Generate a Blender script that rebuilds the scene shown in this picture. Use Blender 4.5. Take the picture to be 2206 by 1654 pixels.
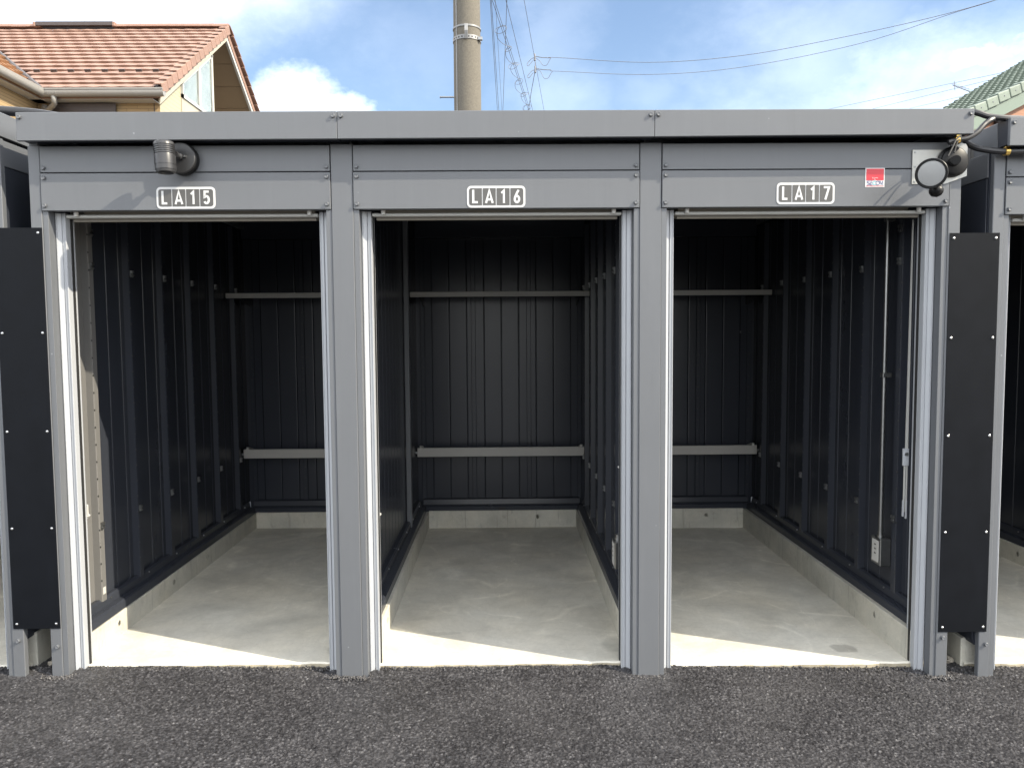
import bpy, bmesh, math, random
import numpy as np
from mathutils import Vector, Matrix, noise as mnoise

random.seed(7)
rng = np.random.default_rng(11)
scn = bpy.context.scene
for o in list(bpy.data.objects):
    bpy.data.objects.remove(o)
col = scn.collection

# ------------------------------------------------------------------ camera
cam_d = bpy.data.cameras.new('camera')
cam = bpy.data.objects.new('camera', cam_d)
col.objects.link(cam)
right = Vector((0.99991, -0.01092, -0.00714))
down = Vector((-0.00784, -0.06490, -0.99786))
fwd = Vector((0.01043, 0.99783, -0.06498))
M = Matrix((right, -down, -fwd)).transposed().to_4x4()
M.translation = Vector((0.0, -3.3, 1.51))
cam.matrix_world = M
cam_d.sensor_fit = 'HORIZONTAL'
cam_d.sensor_width = 36.0
cam_d.lens = 36.0 * 1645.0 / 2206.0
cam_d.clip_start = 0.05
cam_d.clip_end = 4000.0
scn.camera = cam

# ------------------------------------------------------------------ sun, sky, exposure
SUN_EL = math.radians(37.7)
SUN_AZ = math.radians(113.0)          # from +Y towards +X
sun_vec = Vector((math.sin(SUN_AZ) * math.cos(SUN_EL), math.cos(SUN_AZ) * math.cos(SUN_EL), math.sin(SUN_EL)))
sd = bpy.data.lights.new('sun', 'SUN')
sd.energy = 2.45
sd.angle = math.radians(0.5)
sd.color = (1.0, 0.90, 0.72)
so = bpy.data.objects.new('sun', sd)
col.objects.link(so)
so.rotation_euler = sun_vec.to_track_quat('Z', 'Y').to_euler()

world = bpy.data.worlds.new('World')
scn.world = world
world.use_nodes = True
WN = world.node_tree
WN.nodes.clear()


def wn(t, **kw):
    n = WN.nodes.new(t)
    for k, v in kw.items():
        setattr(n, k, v)
    return n


def wmath(op, a, b=None, c=None, clamp=False):
    n = WN.nodes.new('ShaderNodeMath')
    n.operation = op
    n.use_clamp = clamp
    for i, v in enumerate((a, b, c)):
        if v is None:
            continue
        if isinstance(v, (int, float)):
            n.inputs[i].default_value = v
        else:
            WN.links.new(v, n.inputs[i])
    return n.outputs[0]


sky = wn('ShaderNodeTexSky', sky_type='NISHITA')
sky.sun_disc = False
sky.sun_elevation = SUN_EL
sky.sun_rotation = SUN_AZ
sky.air_density = 1.0
sky.dust_density = 1.0
sky.ozone_density = 1.0
tc = wn('ShaderNodeTexCoord')
sep = wn('ShaderNodeSeparateXYZ')
WN.links.new(tc.outputs['Generated'], sep.inputs[0])
az0 = wmath('ARCTAN2', sep.outputs[0], sep.outputs[1])
el0 = wmath('ARCSINE', sep.outputs[2])


def wnoise(scale, detail, rough, off=0.0):
    mp = wn('ShaderNodeMapping')
    mp.inputs['Scale'].default_value = (1.0, 1.0, 1.5)
    mp.inputs['Location'].default_value = (off, off * 0.7, off * 1.3)
    WN.links.new(tc.outputs['Generated'], mp.inputs[0])
    nz = wn('ShaderNodeTexNoise')
    nz.inputs['Scale'].default_value = scale
    nz.inputs['Detail'].default_value = detail
    nz.inputs['Roughness'].default_value = rough
    WN.links.new(mp.outputs[0], nz.inputs['Vector'])
    return nz


WOFF = 30.7  # shift that puts the added bright cloud behind the camera
n_big = wnoise(7.0, 8.0, 0.62, 2.1)
n_fine = wnoise(38.0, 7.0, 0.6, 5.3)
n_fill = wnoise(2.6, 9.0, 0.60, WOFF)
s1 = wn('ShaderNodeSeparateColor')
WN.links.new(n_big.outputs['Color'], s1.inputs[0])
s2 = wn('ShaderNodeSeparateColor')
WN.links.new(n_fine.outputs['Color'], s2.inputs[0])


def warped(base, big, fine, ab, af):
    a = wmath('MULTIPLY', wmath('SUBTRACT', big, 0.5), ab)
    b = wmath('MULTIPLY', wmath('SUBTRACT', fine, 0.5), af)
    return wmath('ADD', wmath('ADD', base, a), b)


az_s = warped(az0, s1.outputs[0], s2.outputs[0], 0.10, 0.035)
el_s = warped(el0, s1.outputs[1], s2.outputs[1], 0.06, 0.030)
az_w = warped(az0, s1.outputs[2], s2.outputs[2], 0.20, 0.05)
el_w = warped(el0, s1.outputs[0], s2.outputs[0], 0.12, 0.04)


def blob(az, el, a, e, ra, re, soft, amp, crisp=True):
    A, B = (az_s, el_s) if crisp else (az_w, el_w)
    dx = wmath('DIVIDE', wmath('SUBTRACT', A, a), ra)
    dy = wmath('DIVIDE', wmath('SUBTRACT', B, e), re)
    d = wmath('SQRT', wmath('ADD', wmath('MULTIPLY', dx, dx), wmath('MULTIPLY', dy, dy)))
    m = wn('ShaderNodeMapRange')
    m.interpolation_type = 'SMOOTHSTEP'
    WN.links.new(d, m.inputs['Value'])
    m.inputs['From Min'].default_value = 1.0 + soft
    m.inputs['From Max'].default_value = 1.0 - soft
    m.inputs['To Min'].default_value = 0.0
    m.inputs['To Max'].default_value = amp
    return m.outputs[0]


blobs = [
    blob(0, 0, -0.60, 0.420, 0.34, 0.100, 0.40, 0.30, True),
    blob(0, 0, -0.36, 0.385, 0.13, 0.040, 0.85, 0.13, False),
    blob(0, 0, -0.262, 0.268, 0.066, 0.052, 0.20, 0.19, True),
    blob(0, 0, -0.200, 0.258, 0.056, 0.036, 0.18, 0.19, True),
    blob(0, 0, -0.12, 0.344, 0.075, 0.045, 0.9, 0.035, False),
    blob(0, 0, 0.062, 0.385, 0.05, 0.090, 0.9, 0.045, False),
    blob(0, 0, 0.074, 0.300, 0.050, 0.034, 0.95, 0.06, True),
    blob(0, 0, 0.190, 0.292, 0.036, 0.026, 0.95, 0.04, True),
    blob(0, 0, 0.36, 0.315, 0.10, 0.06, 0.9, 0.085, False),
    blob(0, 0, 0.50, 0.250, 0.22, 0.060, 0.8, 0.15, False),
    blob(0, 0, 0.545, 0.297, 0.036, 0.013, 0.45, 0.18, True),
    blob(0, 0, 0.590, 0.303, 0.028, 0.012, 0.45, 0.18, True),
]
acc = blobs[0]
for b in blobs[1:]:
    acc = wmath('MAXIMUM', acc, b)
gen = wn('ShaderNodeMapRange')
gen.interpolation_type = 'SMOOTHSTEP'
WN.links.new(n_fill.outputs['Fac'], gen.inputs['Value'])
gen.inputs['From Min'].default_value = 0.41
gen.inputs['From Max'].default_value = 0.55
gen.inputs['To Max'].default_value = 0.92
# unseen cloud round the sky, added dense and bright to light the bays
hole = blob(0, 0, 0.04, 0.33, 0.68, 0.17, 0.30, 1.0, False)  # clears the added cloud from the camera's view
acc = wmath('MAXIMUM', acc, wmath('MULTIPLY', gen.outputs[0], wmath('SUBTRACT', 1.0, hole)))
up = wn('ShaderNodeMapRange')
WN.links.new(el0, up.inputs['Value'])
up.inputs['From Min'].default_value = -0.02
up.inputs['From Max'].default_value = 0.03
acc = wmath('MULTIPLY', acc, up.outputs[0], clamp=True)
shade = wn('ShaderNodeMapRange')
WN.links.new(s1.outputs[2], shade.inputs['Value'])
shade.inputs['From Min'].default_value = 0.3
shade.inputs['From Max'].default_value = 0.7
shade.inputs['To Min'].default_value = 10.8
shade.inputs['To Max'].default_value = 23.5
cc = wn('ShaderNodeCombineColor')
WN.links.new(wmath('MULTIPLY', shade.outputs[0], 0.985), cc.inputs[0])
WN.links.new(shade.outputs[0], cc.inputs[1])
WN.links.new(wmath('MULTIPLY', shade.outputs[0], 1.015), cc.inputs[2])
mx = wn('ShaderNodeMix', data_type='RGBA')
WN.links.new(acc, mx.inputs[0])
WN.links.new(sky.outputs[0], mx.inputs[6])
WN.links.new(cc.outputs[0], mx.inputs[7])
bg = wn('ShaderNodeBackground')
bg.inputs['Strength'].default_value = 0.066
WN.links.new(mx.outputs[2], bg.inputs[0])
wo = wn('ShaderNodeOutputWorld')
WN.links.new(bg.outputs[0], wo.inputs[0])

vs = scn.view_settings
vs.view_transform = 'Standard'
vs.look = 'None'
vs.gamma = 1.0
vs.use_curve_mapping = False
vs.exposure = 1.85
scn.cycles.max_bounces = 8
scn.cycles.diffuse_bounces = 5
scn.cycles.use_denoising = True


# ------------------------------------------------------------------ materials
def material(name, color, rough=0.5, metal=0.0, var=0.0, scale=8.0, bump=0.0, bscale=300.0, spec=0.5,
                 rvar=0.0, rand=0.0, coat=0.0, detail=5.0, wear=False):
    m = bpy.data.materials.new(name)
    m.use_nodes = True
    nt = m.node_tree
    b = nt.nodes['Principled BSDF']
    b.inputs['Base Color'].default_value = (*color, 1)
    b.inputs['Roughness'].default_value = rough
    b.inputs['Metallic'].default_value = metal
    b.inputs['Specular IOR Level'].default_value = spec
    if coat:
        b.inputs['Coat Weight'].default_value = coat
        b.inputs['Coat Roughness'].default_value = 0.12
    tcn = nt.nodes.new('ShaderNodeTexCoord')
    if var or rand or rvar:
        nz = nt.nodes.new('ShaderNodeTexNoise')
        nz.inputs['Scale'].default_value = scale
        nz.inputs['Detail'].default_value = detail
        nz.inputs['Roughness'].default_value = 0.65
        nt.links.new(tcn.outputs['Object'], nz.inputs['Vector'])
        mr = nt.nodes.new('ShaderNodeMapRange')
        nt.links.new(nz.outputs['Fac'], mr.inputs['Value'])
        mr.inputs['From Min'].default_value = 0.25
        mr.inputs['From Max'].default_value = 0.75
        mr.inputs['To Min'].default_value = 1 - var
        mr.inputs['To Max'].default_value = 1 + var
        f = mr.outputs[0]
        if rand:
            oi = nt.nodes.new('ShaderNodeObjectInfo')
            r2 = nt.nodes.new('ShaderNodeMapRange')
            nt.links.new(oi.outputs['Random'], r2.inputs['Value'])
            r2.inputs['To Min'].default_value = 1 - rand
            r2.inputs['To Max'].default_value = 1 + rand
            mu = nt.nodes.new('ShaderNodeMath')
            mu.operation = 'MULTIPLY'
            nt.links.new(f, mu.inputs[0])
            nt.links.new(r2.outputs[0], mu.inputs[1])
            f = mu.outputs[0]
        if wear:
            # dust runs down the sheet, and a few pale droplets
            mpw = nt.nodes.new('ShaderNodeMapping')
            mpw.inputs['Scale'].default_value = (1, 1, 0.06)
            nt.links.new(tcn.outputs['Object'], mpw.inputs[0])
            for sc_, lo_, hi_, g_ in ((22.0, 0.52, 0.75, 1.05), (60.0, 0.58, 0.75, 0.96)):
                nw = nt.nodes.new('ShaderNodeTexNoise')
                nw.inputs['Scale'].default_value = sc_
                nw.inputs['Detail'].default_value = 4.0
                nt.links.new(mpw.outputs[0], nw.inputs['Vector'])
                rw = nt.nodes.new('ShaderNodeMapRange')
                nt.links.new(nw.outputs['Fac'], rw.inputs['Value'])
                rw.inputs['From Min'].default_value = lo_
                rw.inputs['From Max'].default_value = hi_
                rw.inputs['To Min'].default_value = 1.0
                rw.inputs['To Max'].default_value = g_
                mw = nt.nodes.new('ShaderNodeMath')
                mw.operation = 'MULTIPLY'
                nt.links.new(f, mw.inputs[0])
                nt.links.new(rw.outputs[0], mw.inputs[1])
                f = mw.outputs[0]
            vw = nt.nodes.new('ShaderNodeTexVoronoi')
            vw.inputs['Scale'].default_value = 7.0
            nt.links.new(tcn.outputs['Object'], vw.inputs['Vector'])
            rw = nt.nodes.new('ShaderNodeMapRange')
            nt.links.new(vw.outputs['Distance'], rw.inputs['Value'])
            rw.inputs['From Min'].default_value = 0.018
            rw.inputs['From Max'].default_value = 0.032
            rw.inputs['To Min'].default_value = 1.9
            rw.inputs['To Max'].default_value = 1.0
            mw = nt.nodes.new('ShaderNodeMath')
            mw.operation = 'MULTIPLY'
            nt.links.new(f, mw.inputs[0])
            nt.links.new(rw.outputs[0], mw.inputs[1])
            f = mw.outputs[0]
        vm = nt.nodes.new('ShaderNodeVectorMath')
        vm.operation = 'SCALE'
        vm.inputs[0].default_value = color
        nt.links.new(f, vm.inputs['Scale'])
        nt.links.new(vm.outputs[0], b.inputs['Base Color'])
        if rvar:
            r3 = nt.nodes.new('ShaderNodeMapRange')
            nt.links.new(nz.outputs['Fac'], r3.inputs['Value'])
            r3.inputs['To Min'].default_value = max(0.02, rough - rvar)
            r3.inputs['To Max'].default_value = rough + rvar
            nt.links.new(r3.outputs[0], b.inputs['Roughness'])
    if bump:
        n2 = nt.nodes.new('ShaderNodeTexNoise')
        n2.inputs['Scale'].default_value = bscale
        n2.inputs['Detail'].default_value = 3.0
        nt.links.new(tcn.outputs['Object'], n2.inputs['Vector'])
        bp = nt.nodes.new('ShaderNodeBump')
        bp.inputs['Strength'].default_value = bump
        bp.inputs['Distance'].default_value = 0.002
        nt.links.new(n2.outputs['Fac'], bp.inputs['Height'])
        nt.links.new(bp.outputs[0], b.inputs['Normal'])
    return m


MT = {}
MT['paint'] = material('grey_paint', (0.0948, 0.1002, 0.1098), 0.42, var=0.04, scale=3.0, bump=0.10, bscale=420, rvar=0.05, wear=True)
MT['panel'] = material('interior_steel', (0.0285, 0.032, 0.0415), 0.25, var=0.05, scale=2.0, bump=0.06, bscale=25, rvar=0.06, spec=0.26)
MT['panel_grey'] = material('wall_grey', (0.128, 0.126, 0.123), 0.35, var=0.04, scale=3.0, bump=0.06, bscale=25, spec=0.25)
MT['shelf'] = material('shelf_grey', (0.3386, 0.3275, 0.3091), 0.45, var=0.04, scale=5)
MT['alu'] = material('white_aluminium', (0.3255, 0.3395, 0.3627), 0.38, var=0.03, scale=6, bump=0.03, bscale=200)
MT['alu_bar'] = material('shutter_bar_aluminium', (0.36, 0.36, 0.345), 0.35, var=0.05, scale=12)
MT['beige'] = material('shutter_beige', (0.17, 0.155, 0.13), 0.5, var=0.04)
MT['black'] = material('black_plate', (0.003, 0.0038, 0.0058), 0.5, var=0.25, scale=9.0, bump=0.05, bscale=300, rvar=0.1, spec=0.12, wear=True)
MT['rubber'] = material('black_rubber', (0.012, 0.012, 0.012), 0.7)
MT['conduit'] = material('black_conduit', (0.012, 0.012, 0.014), 0.42)
MT['steel'] = material('galvanised_steel', (0.2387, 0.243, 0.243), 0.32, metal=0.9, var=0.12, scale=40)
MT['band'] = material('pole_band', (0.20, 0.20, 0.20), 0.45, metal=0.3, var=0.1)
MT['zinc'] = material('bright_zinc', (0.45, 0.45, 0.444), 0.25, metal=1.0)
MT['brass'] = material('brass_clamp', (0.56, 0.384, 0.12), 0.3, metal=1.0)
MT['stainless'] = material('stainless_plate', (0.3248, 0.3192, 0.2968), 0.38, metal=0.6, var=0.10, scale=14, rvar=0.1)
MT['lampgrey'] = material('lamp_grey', (0.033, 0.033, 0.035), 0.34, metal=0.2, var=0.04)
MT['lampdark'] = material('lamp_dark_grey', (0.022, 0.022, 0.023), 0.36, metal=0.1, var=0.04)
MT['lampblack'] = material('lamp_black', (0.005, 0.005, 0.0055), 0.42, spec=0.25)
MT['lens'] = material('frosted_lens', (0.2319, 0.2356, 0.2356), 0.28, var=0.03, scale=9, coat=0.4)
MT['white'] = material('sign_white', (0.496, 0.496, 0.496), 0.4)
MT['tile_dark'] = material('sign_dark', (0.0625, 0.061, 0.059), 0.45)
MT['red'] = material('sticker_red', (0.4464, 0.0217, 0.0341), 0.35)
MT['navy'] = material('sticker_navy', (0.0315, 0.0385, 0.154), 0.4)
MT['cyan'] = material('sticker_cyan', (0.084, 0.385, 0.434), 0.4)
MT['plastic'] = material('white_plastic', (0.4588, 0.4526, 0.434), 0.4)
MT['brown'] = material('brown_pad', (0.18, 0.09, 0.036), 0.6)
MT['rooftile'] = material('terracotta_tile', (0.235, 0.143, 0.108), 0.7, var=0.12, scale=5.0, rand=0.09, bump=0.3, bscale=40)
MT['vergetile'] = material('terracotta_verge', (0.235, 0.142, 0.107), 0.7, var=0.10, scale=6.0, rand=0.09, bump=0.2, bscale=40)
MT['wingtile'] = material('ochre_tile', (0.27, 0.15, 0.08), 0.7, var=0.2, scale=3.0, bump=0.3, bscale=30)
MT['greentile'] = material('green_tile', (0.118, 0.15, 0.122), 0.6, var=0.22, scale=7.0, rand=0.08, bump=0.2, bscale=60)
MT['greenboard'] = material('green_board', (0.1, 0.138, 0.108), 0.5, var=0.06)
MT['gutter'] = material('gutter_grey', (0.2186, 0.2125, 0.2004), 0.45, var=0.04, scale=3)
MT['cream'] = material('cream_board', (0.36, 0.33, 0.255), 0.55, var=0.05)
MT['soffit'] = material('tan_soffit', (0.235, 0.168, 0.105), 0.7, var=0.05, scale=2)
MT['darkbrown'] = material('dark_brown', (0.05, 0.04, 0.038), 0.5, var=0.1)
MT['whiteframe'] = material('window_frame', (0.3844, 0.3844, 0.372), 0.45)
MT['curtain'] = material('lace_curtain', (0.4464, 0.4712, 0.4712), 0.8, var=0.12, scale=9)
MT['polecon'] = material('pole_concrete', (0.1125, 0.1015, 0.0824), 0.85, var=0.22, scale=60, bump=0.5, bscale=150)
MT['wire'] = material('cable_grey', (0.1426, 0.149, 0.1685), 0.6)
MT['grit'] = material('grit', (0.0595, 0.0567, 0.0574), 0.5, var=0.6, scale=70)
MT['stone'] = material('pale_stone', (0.264, 0.24, 0.2), 0.85, var=0.25, scale=25, bump=0.5, bscale=80)


def glass_mat():
    m = bpy.data.materials.new('window_glass')
    m.use_nodes = True
    b = m.node_tree.nodes['Principled BSDF']
    b.inputs['Base Color'].default_value = (0.9, 0.95, 0.95, 1)
    b.inputs['Roughness'].default_value = 0.03
    b.inputs['Transmission Weight'].default_value = 1.0
    b.inputs['IOR'].default_value = 1.2
    return m


MT['glass'] = glass_mat()


def concrete_mat(name, base, warm, marks):
    m = bpy.data.materials.new(name)
    m.use_nodes = True
    nt = m.node_tree
    L = nt.links.new
    b = nt.nodes['Principled BSDF']
    tcn = nt.nodes.new('ShaderNodeTexCoord')

    def nz(scale, det, ro, sx=1, sy=1, dist=0.0):
        mp = nt.nodes.new('ShaderNodeMapping')
        mp.inputs['Scale'].default_value = (sx, sy, 1)
        L(tcn.outputs['Object'], mp.inputs[0])
        n = nt.nodes.new('ShaderNodeTexNoise')
        n.inputs['Scale'].default_value = scale
        n.inputs['Detail'].default_value = det
        n.inputs['Roughness'].default_value = ro
        n.inputs['Distortion'].default_value = dist
        L(mp.outputs[0], n.inputs['Vector'])
        return n.outputs['Fac']

    def ramp(v, a, c, lo, hi):
        r = nt.nodes.new('ShaderNodeMapRange')
        L(v, r.inputs['Value'])
        r.inputs['From Min'].default_value = a
        r.inputs['From Max'].default_value = c
        r.inputs['To Min'].default_value = lo
        r.inputs['To Max'].default_value = hi
        return r.outputs[0]

    def mul(a, c):
        n = nt.nodes.new('ShaderNodeMath')
        n.operation = 'MULTIPLY'
        L(a, n.inputs[0])
        if isinstance(c, float):
            n.inputs[1].default_value = c
        else:
            L(c, n.inputs[1])
        return n.outputs[0]

    f = ramp(nz(2.2, 6, 0.62, dist=0.6), 0.3, 0.7, 0.80, 1.16)
    f = mul(f, ramp(nz(9.0, 8, 0.7), 0.3, 0.7, 0.90, 1.09))
    f = mul(f, ramp(nz(70.0, 4, 0.7), 0.3, 0.7, 0.94, 1.05))
    if marks:
        # long curving trowel lines: contour lines of a slow noise, broken up
        for sc, wdt, gain, dst in ((0.9, 0.010, 0.26, 0.4), (1.7, 0.007, 0.15, 0.8), (3.4, 0.007, 0.08, 1.2)):
            q = nt.nodes.new('ShaderNodeMath')
            q.operation = 'SUBTRACT'
            L(nz(sc, 2, 0.4, dist=dst), q.inputs[0])
            q.inputs[1].default_value = 0.5
            ab = nt.nodes.new('ShaderNodeMath')
            ab.operation = 'ABSOLUTE'
            L(q.outputs[0], ab.inputs[0])
            ln = ramp(ab.outputs[0], 0.0, wdt, gain, 0.0)
            ln = mul(ln, ramp(nz(4.0, 4, 0.6), 0.42, 0.6, 0.0, 1.0))
            ad = nt.nodes.new('ShaderNodeMath')
            ad.operation = 'ADD'
            ad.inputs[1].default_value = 1.0
            L(ln, ad.inputs[0])
            f = mul(f, ad.outputs[0])
        f = mul(f, ramp(nz(3.0, 5, 0.6, 1, 5, 1.0), 0.60, 0.75, 1.0, 0.86))
        f = mul(f, ramp(nz(3.3, 4, 0.6, 6, 1, 1.5), 0.60, 0.78, 1.0, 1.12))
        f = mul(f, ramp(nz(1.4, 3, 0.5), 0.62, 0.72, 1.0, 0.87))
    if not marks:
        mpz = nt.nodes.new('ShaderNodeMapping')
        mpz.inputs['Scale'].default_value = (1, 1, 0.10)
        L(tcn.outputs['Object'], mpz.inputs[0])
        ns = nt.nodes.new('ShaderNodeTexNoise')
        ns.inputs['Scale'].default_value = 42.0
        ns.inputs['Detail'].default_value = 4.0
        ns.inputs['Distortion'].default_value = 0.8
        L(mpz.outputs[0], ns.inputs['Vector'])
        f = mul(f, ramp(ns.outputs['Fac'], 0.60, 0.72, 1.0, 0.74))
        f = mul(f, ramp(nz(14.0, 5, 0.65), 0.58, 0.72, 1.0, 0.80))
    if marks:
        # three damp or oily spots near the thresholds
        spx = nt.nodes.new('ShaderNodeSeparateXYZ')
        wob = nt.nodes.new('ShaderNodeVectorMath')
        wob.operation = 'MULTIPLY_ADD'
        nzw = nt.nodes.new('ShaderNodeTexNoise')
        nzw.inputs['Scale'].default_value = 14.0
        L(tcn.outputs['Object'], nzw.inputs['Vector'])
        L(nzw.outputs['Color'], wob.inputs[0])
        wob.inputs[1].default_value = (0.06, 0.06, 0.0)
        L(tcn.outputs['Object'], wob.inputs[2])
        for (sx_, sy_, ra_, rb_, g_) in ((1.615, 0.235, 0.062, 0.050, 0.66), (-0.80, 0.235, 0.05, 0.09, 0.72), (0.52, 0.27, 0.07, 0.09, 0.80), (-0.30, 0.43, 0.09, 0.02, 0.85)):
            dv = nt.nodes.new('ShaderNodeVectorMath')
            dv.operation = 'SUBTRACT'
            L(wob.outputs[0], dv.inputs[0])
            dv.inputs[1].default_value = (sx_ + .03, sy_ + .03, 0)
            ds_ = nt.nodes.new('ShaderNodeVectorMath')
            ds_.operation = 'MULTIPLY'
            L(dv.outputs[0], ds_.inputs[0])
            ds_.inputs[1].default_value = (1 / ra_, 1 / rb_, 0)
            ln_ = nt.nodes.new('ShaderNodeVectorMath')
            ln_.operation = 'LENGTH'
            L(ds_.outputs[0], ln_.inputs[0])
            f = mul(f, ramp(ln_.outputs['Value'], 0.82, 1.08, g_, 1.0))
    # pin holes
    vo = nt.nodes.new('ShaderNodeTexVoronoi')
    vo.inputs['Scale'].default_value = 34.0
    L(tcn.outputs['Object'], vo.inputs['Vector'])
    f = mul(f, ramp(vo.outputs['Distance'], 0.05, 0.09, 0.72, 1.0))
    mixn = nt.nodes.new('ShaderNodeMix')
    mixn.data_type = 'RGBA'
    mixn.inputs[6].default_value = (*base, 1)
    mixn.inputs[7].default_value = (*warm, 1)
    L(ramp(nz(1.6, 5, 0.6), 0.4, 0.65, 0.0, 1.0), mixn.inputs[0])
    vm = nt.nodes.new('ShaderNodeVectorMath')
    vm.operation = 'SCALE'
    L(mixn.outputs[2], vm.inputs[0])
    L(f, vm.inputs['Scale'])
    L(vm.outputs[0], b.inputs['Base Color'])
    L(ramp(nz(5.0, 4, 0.6), 0.3, 0.7, 0.50, 0.80), b.inputs['Roughness'])
    bp = nt.nodes.new('ShaderNodeBump')
    bp.inputs['Strength'].default_value = 0.35
    bp.inputs['Distance'].default_value = 0.002
    L(nz(45.0, 6, 0.7), bp.inputs['Height'])
    L(bp.outputs[0], b.inputs['Normal'])
    return m


MT['floor'] = concrete_mat('concrete_floor', (0.525, 0.508, 0.448), (0.565, 0.532, 0.448), True)
MT['slab_edge'] = concrete_mat('slab_edge', (0.29, 0.255, 0.185), (0.36, 0.32, 0.24), False)
MT['kerb'] = concrete_mat('concrete_kerb', (0.45, 0.44, 0.39), (0.49, 0.465, 0.39), False)


def siding_mat(name, color, kind):
    m = bpy.data.materials.new(name)
    m.use_nodes = True
    nt = m.node_tree
    L = nt.links.new
    b = nt.nodes['Principled BSDF']
    b.inputs['Roughness'].default_value = 0.75
    tcn = nt.nodes.new('ShaderNodeTexCoord')
    mp = nt.nodes.new('ShaderNodeMapping')
    L(tcn.outputs['Object'], mp.inputs[0])
    if kind == 'brick':
        mp.inputs['Rotation'].default_value = (math.radians(-90), 0, 0)
        br = nt.nodes.new('ShaderNodeTexBrick')
        br.inputs['Scale'].default_value = 1.0
        br.inputs['Brick Width'].default_value = 0.42
        br.inputs['Row Height'].default_value = 0.062
        br.inputs['Mortar Size'].default_value = 0.006
        br.inputs['Color1'].default_value = (*[c * 1.06 for c in color], 1)
        br.inputs['Color2'].default_value = (*[c * 0.92 for c in color], 1)
        br.inputs['Mortar'].default_value = (*[c * 0.62 for c in color], 1)
        L(mp.outputs[0], br.inputs['Vector'])
        L(br.outputs['Color'], b.inputs['Base Color'])
        h = br.outputs['Fac']
        inv = True
    else:
        sp = nt.nodes.new('ShaderNodeSeparateXYZ')
        L(tcn.outputs['Object'], sp.inputs[0])
        md = nt.nodes.new('ShaderNodeMath')
        md.operation = 'FRACT'
        mu = nt.nodes.new('ShaderNodeMath')
        mu.operation = 'MULTIPLY'
        mu.inputs[1].default_value = 1.0 / 0.085
        L(sp.outputs[2], mu.inputs[0])
        L(mu.outputs[0], md.inputs[0])
        r = nt.nodes.new('ShaderNodeMapRange')
        L(md.outputs[0], r.inputs['Value'])
        r.inputs['From Min'].default_value = 0.0
        r.inputs['From Max'].default_value = 0.12
        r.inputs['To Min'].default_value = 0.45
        r.inputs['To Max'].default_value = 1.0
        vm = nt.nodes.new('ShaderNodeVectorMath')
        vm.operation = 'SCALE'
        vm.inputs[0].default_value = color
        L(r.outputs[0], vm.inputs['Scale'])
        L(vm.outputs[0], b.inputs['Base Color'])
        h = md.outputs[0]
        inv = False
    bp = nt.nodes.new('ShaderNodeBump')
    bp.inputs['Strength'].default_value = 0.5
    bp.inputs['Distance'].default_value = 0.01
    bp.invert = inv
    L(h, bp.inputs['Height'])
    L(bp.outputs[0], b.inputs['Normal'])
    return m


MT['brick'] = siding_mat('ochre_stone_siding', (0.33, 0.235, 0.125), 'brick')
MT['lap'] = siding_mat('cream_lap_siding', (0.37, 0.335, 0.235), 'lap')
MT['orangelap'] = siding_mat('salmon_siding', (0.31, 0.155, 0.095), 'lap')


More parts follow.
